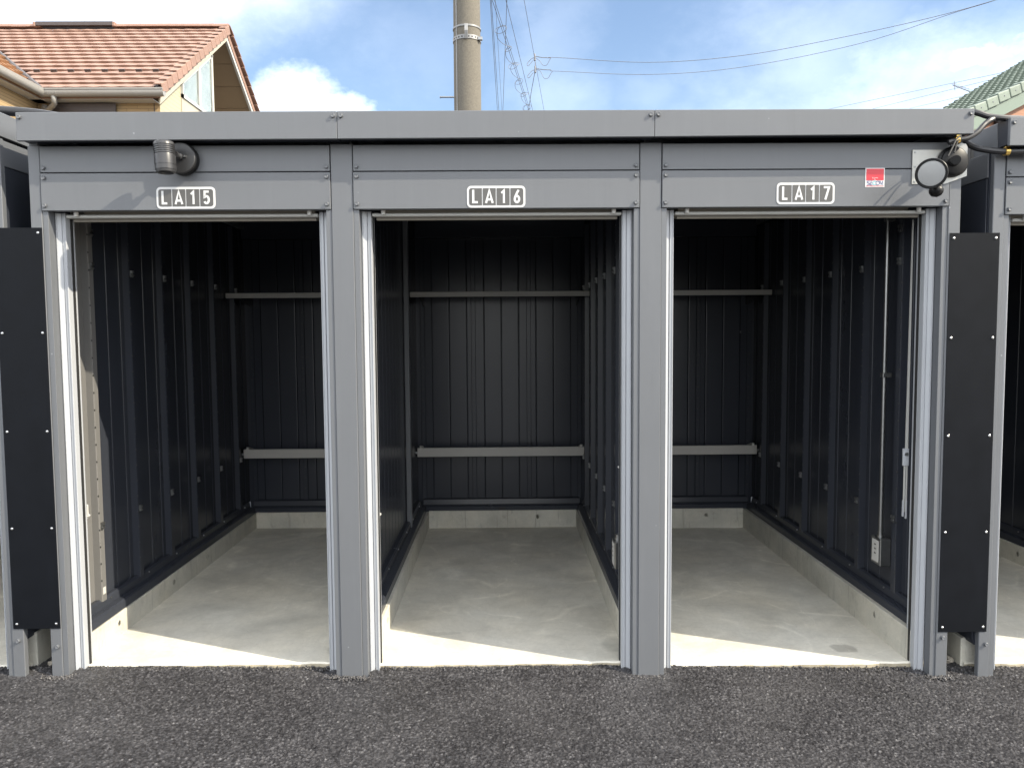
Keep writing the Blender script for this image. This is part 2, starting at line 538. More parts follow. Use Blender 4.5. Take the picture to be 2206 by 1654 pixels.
def asphalt_mat(fine):
    m = bpy.data.materials.new('asphalt_fine' if fine else 'asphalt_far')
    m.use_nodes = True
    nt = m.node_tree
    L = nt.links.new
    b = nt.nodes['Principled BSDF']
    tcn = nt.nodes.new('ShaderNodeTexCoord')
    if fine:
        at = nt.nodes.new('ShaderNodeAttribute')
        at.attribute_name = 'stone'
        fac = at.outputs['Fac']
    else:
        vo = nt.nodes.new('ShaderNodeTexVoronoi')
        vo.inputs['Scale'].default_value = 110.0
        L(tcn.outputs['Object'], vo.inputs['Vector'])
        fac = vo.outputs['Distance']
    cr = nt.nodes.new('ShaderNodeValToRGB')
    cr.color_ramp.elements[0].position = 0.0
    cr.color_ramp.elements[0].color = (0.016, 0.0155, 0.017, 1)
    cr.color_ramp.elements[1].position = 1.0
    cr.color_ramp.elements[1].color = (0.165, 0.163, 0.168, 1)
    e = cr.color_ramp.elements.new(0.60)
    e.color = (0.053, 0.052, 0.0555, 1)
    e = cr.color_ramp.elements.new(0.88)
    e.color = (0.090, 0.088, 0.0925, 1)
    L(fac, cr.inputs[0])
    nz = nt.nodes.new('ShaderNodeTexNoise')
    nz.inputs['Scale'].default_value = 3.0
    nz.inputs['Detail'].default_value = 4.0
    L(tcn.outputs['Object'], nz.inputs['Vector'])
    mr = nt.nodes.new('ShaderNodeMapRange')
    L(nz.outputs['Fac'], mr.inputs['Value'])
    mr.inputs['From Min'].default_value = 0.3
    mr.inputs['From Max'].default_value = 0.7
    mr.inputs['To Min'].default_value = 0.82
    mr.inputs['To Max'].default_value = 1.15
    vm = nt.nodes.new('ShaderNodeVectorMath')
    vm.operation = 'SCALE'
    L(cr.outputs[0], vm.inputs[0])
    L(mr.outputs[0], vm.inputs['Scale'])
    nd = nt.nodes.new('ShaderNodeTexNoise')
    nd.inputs['Scale'].default_value = 1.3
    nd.inputs['Detail'].default_value = 6.0
    nd.inputs['Roughness'].default_value = 0.7
    L(tcn.outputs['Object'], nd.inputs['Vector'])
    rd = nt.nodes.new('ShaderNodeMapRange')
    L(nd.outputs['Fac'], rd.inputs['Value'])
    rd.inputs['From Min'].default_value = 0.50
    rd.inputs['From Max'].default_value = 0.75
    rd.inputs['To Max'].default_value = 0.30
    md = nt.nodes.new('ShaderNodeMix')
    md.data_type = 'RGBA'
    L(rd.outputs[0], md.inputs[0])
    L(vm.outputs[0], md.inputs[6])
    md.inputs[7].default_value = (0.082, 0.080, 0.082, 1)
    L(md.outputs[2], b.inputs['Base Color'])
    b.inputs['Roughness'].default_value = 0.32
    n2 = nt.nodes.new('ShaderNodeTexNoise')
    n2.inputs['Scale'].default_value = 420.0
    n2.inputs['Detail'].default_value = 3.0
    L(tcn.outputs['Object'], n2.inputs['Vector'])
    bp = nt.nodes.new('ShaderNodeBump')
    bp.inputs['Strength'].default_value = 0.6
    bp.inputs['Distance'].default_value = 0.002
    L(n2.outputs['Fac'], bp.inputs['Height'])
    L(bp.outputs[0], b.inputs['Normal'])
    return m


MT['asphalt'] = asphalt_mat(True)
MT['asphalt_far'] = asphalt_mat(False)


# ------------------------------------------------------------------ mesh helpers
class MB:
    def __init__(self):
        self.v = []
        self.f = []

    def add(self, vs_, fs_):
        o = len(self.v)
        self.v += [tuple(p) for p in vs_]
        self.f += [tuple(i + o for i in f) for f in fs_]
        return self

    def box(self, x0, x1, y0, y1, z0, z1):
        return self.add([(x0, y0, z0), (x1, y0, z0), (x1, y1, z0), (x0, y1, z0),
                         (x0, y0, z1), (x1, y0, z1), (x1, y1, z1), (x0, y1, z1)],
                        [(0, 3, 2, 1), (4, 5, 6, 7), (0, 1, 5, 4), (1, 2, 6, 5), (2, 3, 7, 6), (3, 0, 4, 7)])

    def prism(self, poly, axis, a0, a1):
        n = len(poly)

        def p3(p, a):
            if axis == 'z':
                return (p[0], p[1], a)
            if axis == 'x':
                return (a, p[0], p[1])
            return (p[0], a, p[1])
        vs_ = [p3(p, a0) for p in poly] + [p3(p, a1) for p in poly]
        fs_ = [tuple(range(n - 1, -1, -1)), tuple(range(n, 2 * n))]
        fs_ += [(i, (i + 1) % n, n + (i + 1) % n, n + i) for i in range(n)]
        return self.add(vs_, fs_)

    def cyl(self, p0, p1, r0, r1=None, n=16, caps=True):
        r1 = r0 if r1 is None else r1
        p0, p1 = Vector(p0), Vector(p1)
        q = (p1 - p0).to_track_quat('Z', 'Y')
        vs_ = []
        for p, r in ((p0, r0), (p1, r1)):
            for i in range(n):
                a = 2 * math.pi * i / n
                vs_.append(p + q @ Vector((r * math.cos(a), r * math.sin(a), 0)))
        fs_ = [(i, (i + 1) % n, n + (i + 1) % n, n + i) for i in range(n)]
        if caps:
            fs_ += [tuple(range(n - 1, -1, -1)), tuple(range(n, 2 * n))]
        return self.add(vs_, fs_)

    def lathe(self, p0, d, prof, n=32):
        """prof: list of (dist along d, radius)"""
        p0, d = Vector(p0), Vector(d).normalized()
        q = d.to_track_quat('Z', 'Y')
        vs_, fs_ = [], []
        for h, r in prof:
            for i in range(n):
                a = 2 * math.pi * i / n
                vs_.append(p0 + d * h + q @ Vector((r * math.cos(a), r * math.sin(a), 0)))
        for k in range(len(prof) - 1):
            for i in range(n):
                fs_.append((k * n + i, k * n + (i + 1) % n, (k + 1) * n + (i + 1) % n, (k + 1) * n + i))
        fs_.append(tuple(range(n - 1, -1, -1)))
        fs_.append(tuple(range((len(prof) - 1) * n, len(prof) * n)))
        return self.add(vs_, fs_)

    def tube(self, pts, r, n=8):
        pts = [Vector(p) for p in pts]
        k = len(pts)
        vs_, fs_ = [], []
        ref = None
        for j, p in enumerate(pts):
            t = (pts[min(j + 1, k - 1)] - pts[max(j - 1, 0)]).normalized()
            if ref is None:
                ref = t.orthogonal().normalized()
            ref = (ref - t * ref.dot(t)).normalized()
            bi = t.cross(ref)
            for i in range(n):
                a = 2 * math.pi * i / n
                vs_.append(p + ref * (r * math.cos(a)) + bi * (r * math.sin(a)))
        for j in range(k - 1):
            for i in range(n):
                fs_.append((j * n + i, j * n + (i + 1) % n, (j + 1) * n + (i + 1) % n, (j + 1) * n + i))
        fs_.append(tuple(range(n - 1, -1, -1)))
        fs_.append(tuple(range((k - 1) * n, k * n)))
        return self.add(vs_, fs_)

    def mesh(self, name, bev=0.0, smooth=False, seg=1):
        me = bpy.data.meshes.new(name)
        me.from_pydata(self.v, [], self.f)
        bm = bmesh.new()
        bm.from_mesh(me)
        bmesh.ops.recalc_face_normals(bm, faces=bm.faces)
        if bev:
            bmesh.ops.bevel(bm, geom=list(bm.edges), offset=bev, segments=seg, affect='EDGES', profile=0.5)
        bm.to_mesh(me)
        bm.free()
        if smooth:
            me.shade_smooth()
            me.set_sharp_from_angle(angle=math.radians(35))
        me.update()
        return me

    def build(self, name, mat, parent=None, bev=0.0, smooth=False, seg=1):
        return place(name, self.mesh(name, bev, smooth, seg), mat, parent)


def place(name, me, mat, parent=None, loc=None, rot=None, scale=None):
    if mat is not None and not me.materials:
        me.materials.append(MT[mat])
    o = bpy.data.objects.new(name, me)
    col.objects.link(o)
    if parent is not None:
        o.parent = parent
    if loc is not None:
        o.location = loc
    if rot is not None:
        o.rotation_euler = rot
    if scale is not None:
        o.scale = scale
    return o


def box(name, mat, parent, x0, x1, y0, y1, z0, z1, bev=0.0):
    return MB().box(x0, x1, y0, y1, z0, z1).build(name, mat, parent, bev)


def thing(name, label, cat, loc=(0, 0, 0), group=None):
    o = bpy.data.objects.new(name, None)
    col.objects.link(o)
    o.location = loc
    o.empty_display_size = 0.1
    return tag(o, label, cat, group)


def tag(o, label, cat, group=None):
    o['label'] = label
    o['category'] = cat
    if group:
        o['group'] = group
    return o


def kind(o, k):
    o['kind'] = k
    return o


def children_of(o):
    return CH.get(o.name, [])


CH = {}


def index_children():
    CH.clear()
    for o in bpy.data.objects:
        if o.parent is not None:
            CH.setdefault(o.parent.name, []).append(o)


def copy_tree(o, parent=None):
    c = o.copy()
    col.objects.link(c)
    c.parent = parent
    for ch in children_of(o):
        copy_tree(ch, c)
    return c


def smooth_path(pts, n=8):
    P = [Vector(p) for p in pts]
    P = [P[0] * 2 - P[1]] + P + [P[-1] * 2 - P[-2]]
    out = []
    for i in range(1, len(P) - 2):
        for k in range(n):
            t = k / n
            a, b, c, d = P[i - 1], P[i], P[i + 1], P[i + 2]
            out.append(0.5 * ((2 * b) + (c - a) * t + (2 * a - 5 * b + 4 * c - d) * t * t + (3 * b - a - 3 * c + d) * t ** 3))
    out.append(P[-2])
    return out


# ------------------------------------------------------------------ ground
def ground_z(x):
    return -0.012 * np.asarray(x) - 0.006


def make_ground():
    x0, x1, y0, y1, s = -3.0, 3.0, -0.98, 0.30, 0.0040
    nx, ny = int((x1 - x0) / s), int((y1 - y0) / s)
    X, Y = np.meshgrid(np.linspace(x0, x1, nx), np.linspace(y0, y1, ny))
    c = 0.0070
    gx, gy = np.floor(X / c).astype(int), np.floor(Y / c).astype(int)
    H = np.full(X.shape, -1.0)
    S = np.zeros(X.shape)
    W = 1700
    jx, jy, hh, ss, rr = (rng.random((W, W)) for _ in range(5))
    for di in (-1, 0, 1):
        for dj in (-1, 0, 1):
            a, b = (gx + di) % W, (gy + dj) % W
            cx_ = (gx + di + 0.15 + 0.7 * jx[a, b]) * c
            cy_ = (gy + dj + 0.15 + 0.7 * jy[a, b]) * c
            r = c * (0.45 + 0.45 * rr[a, b])
            d2 = ((X - cx_) ** 2 + (Y - cy_) ** 2) / r ** 2
            h = 0.0072 * (0.25 + 0.75 * hh[a, b]) * (1.0 - d2)
            m = h > H
            H = np.where(m, h, H)
            S = np.where(m, ss[a, b], S)
    H = np.maximum(H, -0.0035)
    # long uneven swells of the hand-laid strip
    sw = 0.004 * np.sin(X * 3.1 + 0.7 * np.sin(Y * 5)) + 0.003 * np.sin(Y * 7.3 + X * 1.7)
    # heaped a little against the slabs, dipping in the gaps between buildings
    up_ = 0.012 * np.clip((Y + 0.02) / 0.09, 0, 1)
    ed = np.clip(np.minimum(np.minimum(X - x0, x1 - X), Y - y0) / 0.2, 0, 1)
    Z = ground_z(X) + H * (.3 + .7 * ed) + sw * ed + up_ - 0.004 - 0.005 * (1 - ed)
    S = np.clip(S ** 1.25 * (0.35 + 0.65 * np.clip(H / 0.0035, 0, 1)), 0, 1)
    idx = np.arange(nx * ny).reshape(ny, nx)
    faces = np.stack([idx[:-1, :-1], idx[:-1, 1:], idx[1:, 1:], idx[1:, :-1]], -1).reshape(-1, 4)
    me = bpy.data.meshes.new('asphalt')
    me.vertices.add(nx * ny)
    me.vertices.foreach_set('co', np.stack([X, Y, Z], -1).astype(np.float32).ravel())
    me.loops.add(faces.size)
    me.loops.foreach_set('vertex_index', faces.astype(np.int32).ravel())
    me.polygons.add(len(faces))
    me.polygons.foreach_set('loop_start', np.arange(0, faces.size, 4, dtype=np.int32))
    at = me.attributes.new('stone', 'FLOAT', 'POINT')
    at.data.foreach_set('value', S.astype(np.float32).ravel())
    me.update(calc_edges=True)
    me.shade_smooth()
    return me


asph = place('asphalt_apron', make_ground(), 'asphalt')
kind(asph, 'structure')
gm = MB()
xs = [-1500, -60, -15, -3.0, 3.0, 15, 60, 1500]
ys = [-1500, -60, -12, -0.98, 0.3, 3, 12, 60, 1500]
for yy in ys:
    for xx in xs:
        gm.v.append((xx, yy, float(ground_z(max(-15, min(15, xx)))) - 0.012))
for j in range(len(ys) - 1):
    for i in range(len(xs) - 1):
        a = j * len(xs) + i
        gm.f.append((a, a + 1, a + 1 + len(xs), a + len(xs)))
kind(gm.build('ground', 'asphalt_far'), 'structure')

# ------------------------------------------------------------------ the storage building
PC = [-1.997, -0.6825, 0.6325, 1.947]                  # partition centres
PE = [(-2.003, -1.954), (-0.729, -0.636), (0.586, 0.679), (1.915, 1.967)]    # post faces
FZ = [0.034, 0.022, 0.004]                             # floor levels
YB = 2.62                                              # back wall
ZT = 2.045                                             # underside of the lintel
BK = [(-1.915, -0.777), (-0.588, 0.552), (0.727, 1.845)]   # between kerbs

bolt_me = MB().lathe((0, 0, 0), (0, -1, 0), [(0, .0098), (.002, .0098), (.002, .0082), (.0085, .0082), (.0098, .0068), (.0090, .0045)], 14).mesh('bolt', smooth=True)
bolt_me.materials.append(MT['paint'])
screw_me = MB().lathe((0, 0, 0), (0, -1, 0), [(0, .0062), (.0018, .0058), (.0038, .0035), (.0042, .0014)], 12).mesh('screw', smooth=True)
screw_me.materials.append(MT['zinc'])
clip_mb = MB().box(0, .006, -.011, .011, -.022, .012).box(.002, .012, -.009, .009, -.002, .012)
clip_mb.cyl((.004, 0, -.013), (.013, 0, -.013), .0065, n=10)
clip_me = clip_mb.mesh('clip', smooth=False)
clip_me.materials.append(MT['steel'])
spark_me = MB().cyl((0, 0, 0), (.006, 0, 0), .0045, n=8).mesh('rail_screw')
spark_me.materials.append(MT['steel'])


def bolt(parent, x, y, z):
    return place('bolt', bolt_me, None, parent, (x, y, z), (0, random.uniform(0, 1), 0))


def plank_mesh(name, w, h, t, mat, axis):
    """upright wall plank, folded edges; axis 'x': lies along x, face towards -y; axis 'y': lies along y, face towards +x"""
    e = min(0.007, w * 0.08)
    prof = [(-w / 2, t), (-w / 2, 0.0045), (-w / 2 + e * .35, 0.0005), (-w / 2 + e, 0.0), (w / 2 - e, 0.0),
            (w / 2 - e * .35, 0.0005), (w / 2, 0.0045), (w / 2, t)]
    mb = MB()
    if axis == 'x':
        mb.prism([(p[0], p[1]) for p in prof], 'z', 0, h)
    else:
        mb.prism([(-p[1], p[0]) for p in prof], 'z', 0, h)
    me = mb.mesh(name)
    me.materials.append(MT[mat])
    return me


bld = thing('storage_building', 'low dark grey steel storage building with three open bays numbered LA15 to LA17', 'building')
bay_names = ['LA15', 'LA16', 'LA17']

# posts
for i, (a, b) in enumerate(PE):
    p = box('post', 'paint', bld, a, b, 0.0, 0.075 if i in (1, 2) else .028, -0.10, 2.318, 0.0025)
for (xx, zz) in ((-1.972, 0.155), (1.944, 0.150)):
    bolt(p, xx, -0.001, zz)

rail_prof = [(.0243, .0535), (.0275, .0500), (.0310, .0500), (.0325, .0545), (.0345, .0550), (.0500, .0615), (.0520, .0650), (.0535, .0600), (.0550, .0590), (.0680, .0585), (.0690, .0560), (.0725, .0560), (.0740, .0600), (.0740, .0900), (.0243, .0900)]
rail_prof = [(.0243 + (u - .0243) * .84, y) for u, y in rail_prof]
for i in range(3):
    xl, xr = PE[i][1], PE[i + 1][0]
    # door trim, aluminium guide rails, brush strips
    for s, xe in ((1, xl), (-1, xr)):
        t = MB().box(min(xe + s * .0005, xe + s * .0240), max(xe + s * .0005, xe + s * .0240), .0045, .0530, -0.10, ZT - .0005).build('door_trim', 'paint', bld, 0.001)
        pr = [(xe + s * u, y) for u, y in rail_prof]
        g = MB().prism(pr, 'z', -0.10, ZT - .001).build('guide_rail', 'alu', bld)
        MB().box(min(xe + s * .058, xe + s * .0705), max(xe + s * .058, xe + s * .0705), .0905, .104, FZ[i] - .02, ZT).build('brush_strip', 'rubber', g)
        MB().box(min(xe + s * .050, xe + s * .0695), max(xe + s * .050, xe + s * .0695), .1045, .118, FZ[i] - .02, ZT).build('rail_lip', 'alu', g, .001)
        # the post's inner return
        MB().box(min(xe - s * .02, xe + s * .03), max(xe - s * .02, xe + s * .03), .119, .16, FZ[i] - .02, 2.3).build('jamb_back', 'panel', bld)
    # lintel
    up_p = box('lintel_panel', 'paint', bld, xl + .003, xr - .003, -.0035, .03, 2.2045, 2.313, .0016)
    lo_p = box('lintel_panel', 'paint', bld, xl + .002, xr - .002, -.0045, .03, ZT, 2.2005, .0016)
    for xx in (xl + .017, xr - .017):
        bolt(up_p, xx, -.0035, 2.2235)
        bolt(lo_p, xx, -.0045, 2.1815)
        bolt(lo_p, xx, -.0045, 2.0665)
    box('lintel_back', 'paint', bld, xl + .01, xr - .01, .0305, .045, 2.06, 2.31)
    # roller shutter, rolled up: bottom bar, last slat, casing
    ba = MB().box(xl + .070, xr - .070, .052, .083, 2.0225, 2.0365).build('shutter_bottom_bar', 'alu_bar', bld, .003)
    MB().box(xl + .084, xr - .084, .0835, .098, 2.010, 2.030).build('shutter_slat', 'beige', ba, .002)
    for xx in (xl + .120, xr - .105):
        MB().cyl((xx, .044, 2.028), (xx, .044, 2.052), .0092, .0100, 14).build('stopper', 'plastic', ba, smooth=True)
    for xx in (xl + .069, xr - .069):
        MB().cyl((xx - .012, .066, 2.030), (xx + .012, .066, 2.030), .0045, n=10).build('bar_end', 'steel', ba, smooth=True)
    MB().prism([(.13, 2.30), (.105, 2.09), (.15, 2.046), (.33, 2.046), (.40, 2.10), (.40, 2.30)], 'x', xl + .10, xr - .10).build('shutter_casing', 'beige', bld, .004)

# roof fascia in three lengths, side fascias, roof sheet
FX = [-1.995, -0.680, 0.632, 1.963]
FB = [2.3165, 2.3190, 2.3220, 2.3280]
fas = []
for i in range(3):
    a, b = FX[i] + (.0006 if i else 0), FX[i + 1] - (.0006 if i < 2 else 0)
    mb = MB()
    for (y0, y1) in ((-.083, -.066),):
        mb.add([(a, y0, FB[i]), (b, y0, FB[i + 1]), (b, y1, FB[i + 1]), (a, y1, FB[i]),
                (a, y0, 2.431), (b, y0, 2.431), (b, y1, 2.431), (a, y1, 2.431)],
               [(0, 3, 2, 1), (4, 5, 6, 7), (0, 1, 5, 4), (1, 2, 6, 5), (2, 3, 7, 6), (3, 0, 4, 7)])
    f = mb.build('fascia_panel', 'paint', bld, .0018)
    fas.append(f)
    box('soffit', 'panel', f, a + .002, b - .002, -.0655, -.001, FB[i + 1] + .006, 2.429)
    for xx in (a + .0155, b - .0155):
        bolt(f, xx, -.083, 2.4115)
for xa, xb, bz in ((-1.995, -1.96, 2.3165), (1.93, 1.963, 2.328)):
    box('fascia_panel', 'paint', bld, xa, xb, -.0005, YB + .10, bz, 2.430, .0018)
box('fascia_panel', 'paint', bld, -1.958, 1.928, YB + .062, YB + .0995, 2.32, 2.429, .0018)
box('roof_sheet', 'panel', bld, -1.958, 1.928, .0, YB + .06, 2.395, 2.415)
rib_roof = MB()
for k in range(14):
    x = -1.88 + k * .288
    rib_roof.prism([(x - .02, 2.4155), (x - .012, 2.434), (x + .012, 2.434), (x + .02, 2.4155)], 'y', .02, YB + .05)
kind(rib_roof.build('roof_ribs', 'paint', bld), 'stuff')

# ---- back wall
back_plank = plank_mesh('back_panel', 0.1325, 2.24 - .222, 0.016, 'panel', 'x')
back_rib = MB().box(-.017, .017, -.016, 0, 0, 2.24 - .222).mesh('back_rib', bev=.003)
back_rib.materials.append(MT['panel'])
for i in range(3):
    xl, xr = PC[i], PC[i + 1]
    cxm = (xl + xr) / 2
    for k in range(-5, 5):
        x = cxm + .007 + (k + .5) * .1345
        if k in (-5, 4):
            continue
        place('back_panel', back_plank, None, bld, (x, YB - .0045, .222))
    for s in (-1, 1):
        xa = cxm + .007 + s * .538
        xb = cxm + s * (.6575 - .006)
        box('back_panel', 'panel', bld, min(xa + s * .001, xb), max(xa + s * .001, xb), YB - .0045, YB + .012, .222, 2.24)
    for x in (-.6, -.209, .217, .61):
        rb = place('back_rib', back_rib, None, bld, (cxm + x, YB - .0055, .222))
        sl = MB()
        for q in range(22):
            sl.box(-.006, .003, -.0175, -.0155, .10 + q * .085, .107 + q * .085)
        kind(sl.build('slot_row', 'rubber', rb), 'stuff')
    box('back_header', 'panel', bld, xl + .01, xr - .01, YB - .055, YB + .012, 2.242, 2.39, .004)
    br = MB().prism([(YB - .095, .150), (YB - .095, .185), (YB - .085, .195), (YB - .05, .195), (YB - .045, .232), (YB - .02, .238), (YB + .012, .238), (YB + .012, .150)], 'x', xl + .05, xr - .05).build('back_base_rail', 'panel', bld)
    box('drain_slot', 'rubber', br, cxm - .028, cxm + .028, YB - .0965, YB - .0945, .163, .176)
    for dx in (-.41, .41):
        for q in (-.012, 0, .012):
            MB().cyl((cxm + dx + q, YB - .0965, .165), (cxm + dx + q, YB - .0945, .165), .0032, n=8).build('rail_hole', 'rubber', br)
box('back_sheet', 'panel', bld, -1.99, 1.94, YB + .0125, YB + .018, .15, 2.395)

# ---- side walls: planks, hat ribs with clips, base rails
side_plank = plank_mesh('wall_panel', 0.127, 2.37 - .222, 0.010, 'panel', 'y')
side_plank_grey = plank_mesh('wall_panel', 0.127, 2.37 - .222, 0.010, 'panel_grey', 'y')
rib_h = 2.30 - .225
rib_mb = MB().prism([(0, -.026), (.030, -.022), (.033, -.018), (.033, .018), (.030, .022), (0, .026)], 'z', 0, rib_h)
rib_me = rib_mb.mesh('wall_rib', bev=0)
rib_me.materials.append(MT['panel'])
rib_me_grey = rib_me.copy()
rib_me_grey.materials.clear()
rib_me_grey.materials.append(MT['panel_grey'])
hole_mb = MB()
for q in range(25):
    hole_mb.box(.0305, .0338, -.0215, -.0165, .10 + q * .083, .108 + q * .083)
hole_me = hole_mb.mesh('slot_row')
hole_me.materials.append(MT['rubber'])
RIBY = [.375 + .39 * k for k in range(6)]


def side_wall(x, s, ribs, z0, lo_clip=True):
    """inner face at x, facing direction s (+1 = +x)"""
    rot = (0, 0, 0) if s > 0 else (0, 0, math.pi)
    for k in range(20):
        y = .18 + .065 + k * .13
        if y > YB - .03:
            continue
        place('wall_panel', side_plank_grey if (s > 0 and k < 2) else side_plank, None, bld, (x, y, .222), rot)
    if ribs:
        for k, y in enumerate(RIBY):
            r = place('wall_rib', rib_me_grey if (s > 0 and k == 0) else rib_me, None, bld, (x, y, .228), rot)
            # slots look towards the door
            h = place('slot_row', hole_me, None, r, (0, 0, 0), scale=(1, -1, 1) if s < 0 else (1, 1, 1))
            kind(h, 'stuff')
            zz = [1.62, .375]
            if k == 0:
                zz.append(1.78)
            for z in zz:
                place('clip', clip_me, None, r, (.0335, random.uniform(-.002, .002), z + random.uniform(-.004, .004)))
    br = MB()
    pts = [(0.0, .238), (.020, .238), (.028, .228), (.032, .197), (.060, .192), (.066, .184), (.070, .150), (0.0, .150)]
    br.prism([(x + s * u, z) for u, z in pts], 'y', .165, YB - .096)
    b = br.build('base_rail', 'panel', bld)
    for k in range(6):
        place('rail_screw', spark_me, None, b, (x + s * .0275, .44 + k * .39 + random.uniform(-.03, .03), .222), rot)


side_wall(-1.990, 1, True, 0)
side_wall(-.690, -1, True, 0)
side_wall(-.675, 1, False, 0)
side_wall(.625, -1, True, 0)
side_wall(.640, 1, False, 0)
side_wall(1.940, -1, True, 0)
for x in (-.6825, .6325):
    box('partition_core', 'panel', bld, x - .0035, x + .0035, .17, YB - .01, .16, 2.39)
    pp = MB().box(x + .0125, x + .045, 1.86, 1.90, .196, 2.30).build('partition_post', 'paint', bld, .002)
# front corner strips between jamb and first plank
for x, s in ((-1.990, 1), (-.690, -1), (-.675, 1), (.625, -1), (.640, 1), (1.940, -1)):
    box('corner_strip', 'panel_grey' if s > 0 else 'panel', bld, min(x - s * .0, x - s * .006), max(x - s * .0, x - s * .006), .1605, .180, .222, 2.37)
# outer skin of the end walls
for x, s in ((-2.0005, -1), (1.9505, 1)):
    w = box('wall_sheet', 'panel', bld, min(x, x + s * .006), max(x, x + s * .006), .0285, YB + .06, .14, 2.31)
    box('lintel_panel', 'paint', bld, min(x + s * .0065, x + s * .012), max(x + s * .0065, x + s * .012), .030, YB + .05, 2.207, 2.314, .001)
    seam = MB()
    for k in range(13):
        y = .128 + k * .195
        sm = box('wall_panel', 'panel', bld, min(x + s * .0065, x + s * .0105), max(x + s * .0065, x + s * .0105), y - .0925, y + .0925, .16, 2.204, .0015)
    bolt_o = place('bolt', bolt_me, None, bld, (x + s * .0115, .30, 2.225), (0, 0, s * math.pi / 2))
# ceiling purlins
for y in (.7, 1.3, 1.9):
    box('purlin', 'panel', bld, -1.95, 1.92, y - .025, y + .025, 2.335, 2.394, .002)

# ------------------------------------------------------------------ concrete floors with kerbs
tie_me = MB().lathe((0, 0, 0), (1, 0, 0), [(0, .017), (.0012, .0165), (.0012, .0135), (-.004, .012)], 18).mesh('form_tie_mark', smooth=True)
tie_me.materials.append(MT['kerb'])
floors = []
for i in range(3):
    xl, xr = BK[i]
    z = FZ[i]
    mb = MB()
    # front edge a little wavy, like the hand-finished edge
    n = 40
    xa, xb = xl - .10, xr + .10
    top, bot = [], []
    for k in range(n + 1):
        x = xa + (xb - xa) * k / n
        y = .080 + .003 * math.sin(k * 1.7 + i) + .002 * math.sin(k * .6)
        top.append((x, y + .006, z))
        bot.append((x, y, z - .007))
    vs_ = []
    for k in range(n + 1):
        vs_ += [top[k], bot[k], (bot[k][0], bot[k][1] + .004, -.16), (top[k][0], YB + .03, z), (top[k][0], YB + .03, -.16)]
    fs_ = []
    for k in range(n):
        a, b = k * 5, (k + 1) * 5
        fs_ += [(a + 1, b + 1, b, a), (a + 2, b + 2, b + 1, a + 1), (a, b, b + 3, a + 3), (a + 3, b + 3, b + 4, a + 4)]
    mb.add(vs_, fs_)
    fl = mb.build('floor', 'floor')
    fl.data.materials.append(MT['slab_edge'])
    for p_ in fl.data.polygons:
        if p_.normal.y < -.9:
            p_.material_index = 1
    kind(fl, 'structure')
    floors.append(fl)
    ztop = .150

    def kerb(x0, x1, y0, y1, zt):
        return MB().box(x0, x1, y0, y1, z - .02 if False else -.16, zt).build('kerb', 'kerb', fl, .004, seg=2)
    lx0 = {0: -2.027, 1: -.6825 + .0005, 2: .6325 + .0005}[i]
    rx1 = {0: -.6825 - .0005, 1: .6325 - .0005, 2: 1.967}[i]
    kL = kerb(lx0, xl, .1605 if i else .090, YB + .03, ztop - (.004 if i == 0 else 0))
    kR = kerb(xr, rx1, .1605 if i < 2 else .090, YB + .03, ztop)
    kB = kerb(xl + .001, xr - .001, YB - .105, YB + .02, ztop + .006)
    for k, y in enumerate((.42, 1.05, 1.55, 2.1)):
        place('form_tie_mark', tie_me, None, kL, (xl, y, .098))
        place('form_tie_mark', tie_me, None, kR, (xr, y, .098), (0, 0, math.pi))
    for dx in (-.33, .27):
        place('form_tie_mark', tie_me, None, kB, ((xl + xr) / 2 + dx, YB - .105, .105), (0, 0, -math.pi / 2))

# ------------------------------------------------------------------ the neighbouring buildings (copies with all their parts)
index_children()
for dx, dz, lab in ((-4.086, .033, 'grey storage building cut off by the left edge, beyond the left black cover strip'),
                    (4.110, -.037, 'grey storage building cut off by the right edge, with a lower roof')):
    r = copy_tree(bld)
    r.location = (dx, 0, dz)
    r['label'] = lab
    for f in floors:
        c = copy_tree(f)
        c.location = (dx, 0, dz)
    for o in (bld, r):
        o['group'] = 'storage buildings in a row'

# ------------------------------------------------------------------ shelves
for i, (nm, wd) in enumerate((('LA15', 'left'), ('LA16', 'middle'), ('LA17', 'right'))):
    cxm = (PC[i] + PC[i + 1]) / 2
    for dxn, zn in ((0, 0),):
        us = thing('wall_shelf', 'narrow grey steel shelf high on the back wall of bay ' + nm, 'shelf', (cxm, 2.2, 1.78), 'upper shelves')
        MB().box(-.643, .643, 0, .018, 0, .036).build('shelf_edge', 'shelf', us, .002)
        MB().box(-.640, .640, .0185, .26, .020, .034).build('deck', 'shelf', us)
        MB().box(-.59, .60, .0185, .045, .002, .0195).build('lip', 'shelf', us, .001)
        for s in (-1, 1):
            MB().prism([(.0185, .019), (.41, .019), (.41, -.05), (.38, -.055)], 'x', s * .585 - .004, s * .585 + .004).build('bracket', 'panel', us)
        lb = thing('shelf_rail', 'flat grey steel rail low across the back wall of bay ' + nm, 'rail', (cxm, 2.46, .585), 'lower shelf rails')
        MB().box(-.637, .637, 0, .022, 0, .068).build('rail', 'shelf', lb, .002)
        for s in (-1, 1):
            b = MB().prism([(.0225, .020), (.0225, .074), (.045, .079), (.145, .050), (.145, .020)], 'x', s * .605 - .005, s * .605 + .005).build('bracket', 'shelf', lb)
            MB().cyl((s * .612, .018, .068), (s * .612, .018, .083), .011, .009, 12).build('end_knob', 'plastic', b, smooth=True)
            MB().cyl((s * .650, .012, .03), (s * .637, .012, .03), .009, n=10).build('end_bolt', 'steel', b, smooth=True)
us = thing('wall_shelf', 'narrow grey shelf edge inside the bay at the right photo edge', 'shelf', (2.785, 2.2, 1.743), 'upper shelves')
MB().box(-.643, .643, 0, .018, 0, .036).build('shelf_edge', 'shelf', us, .002)
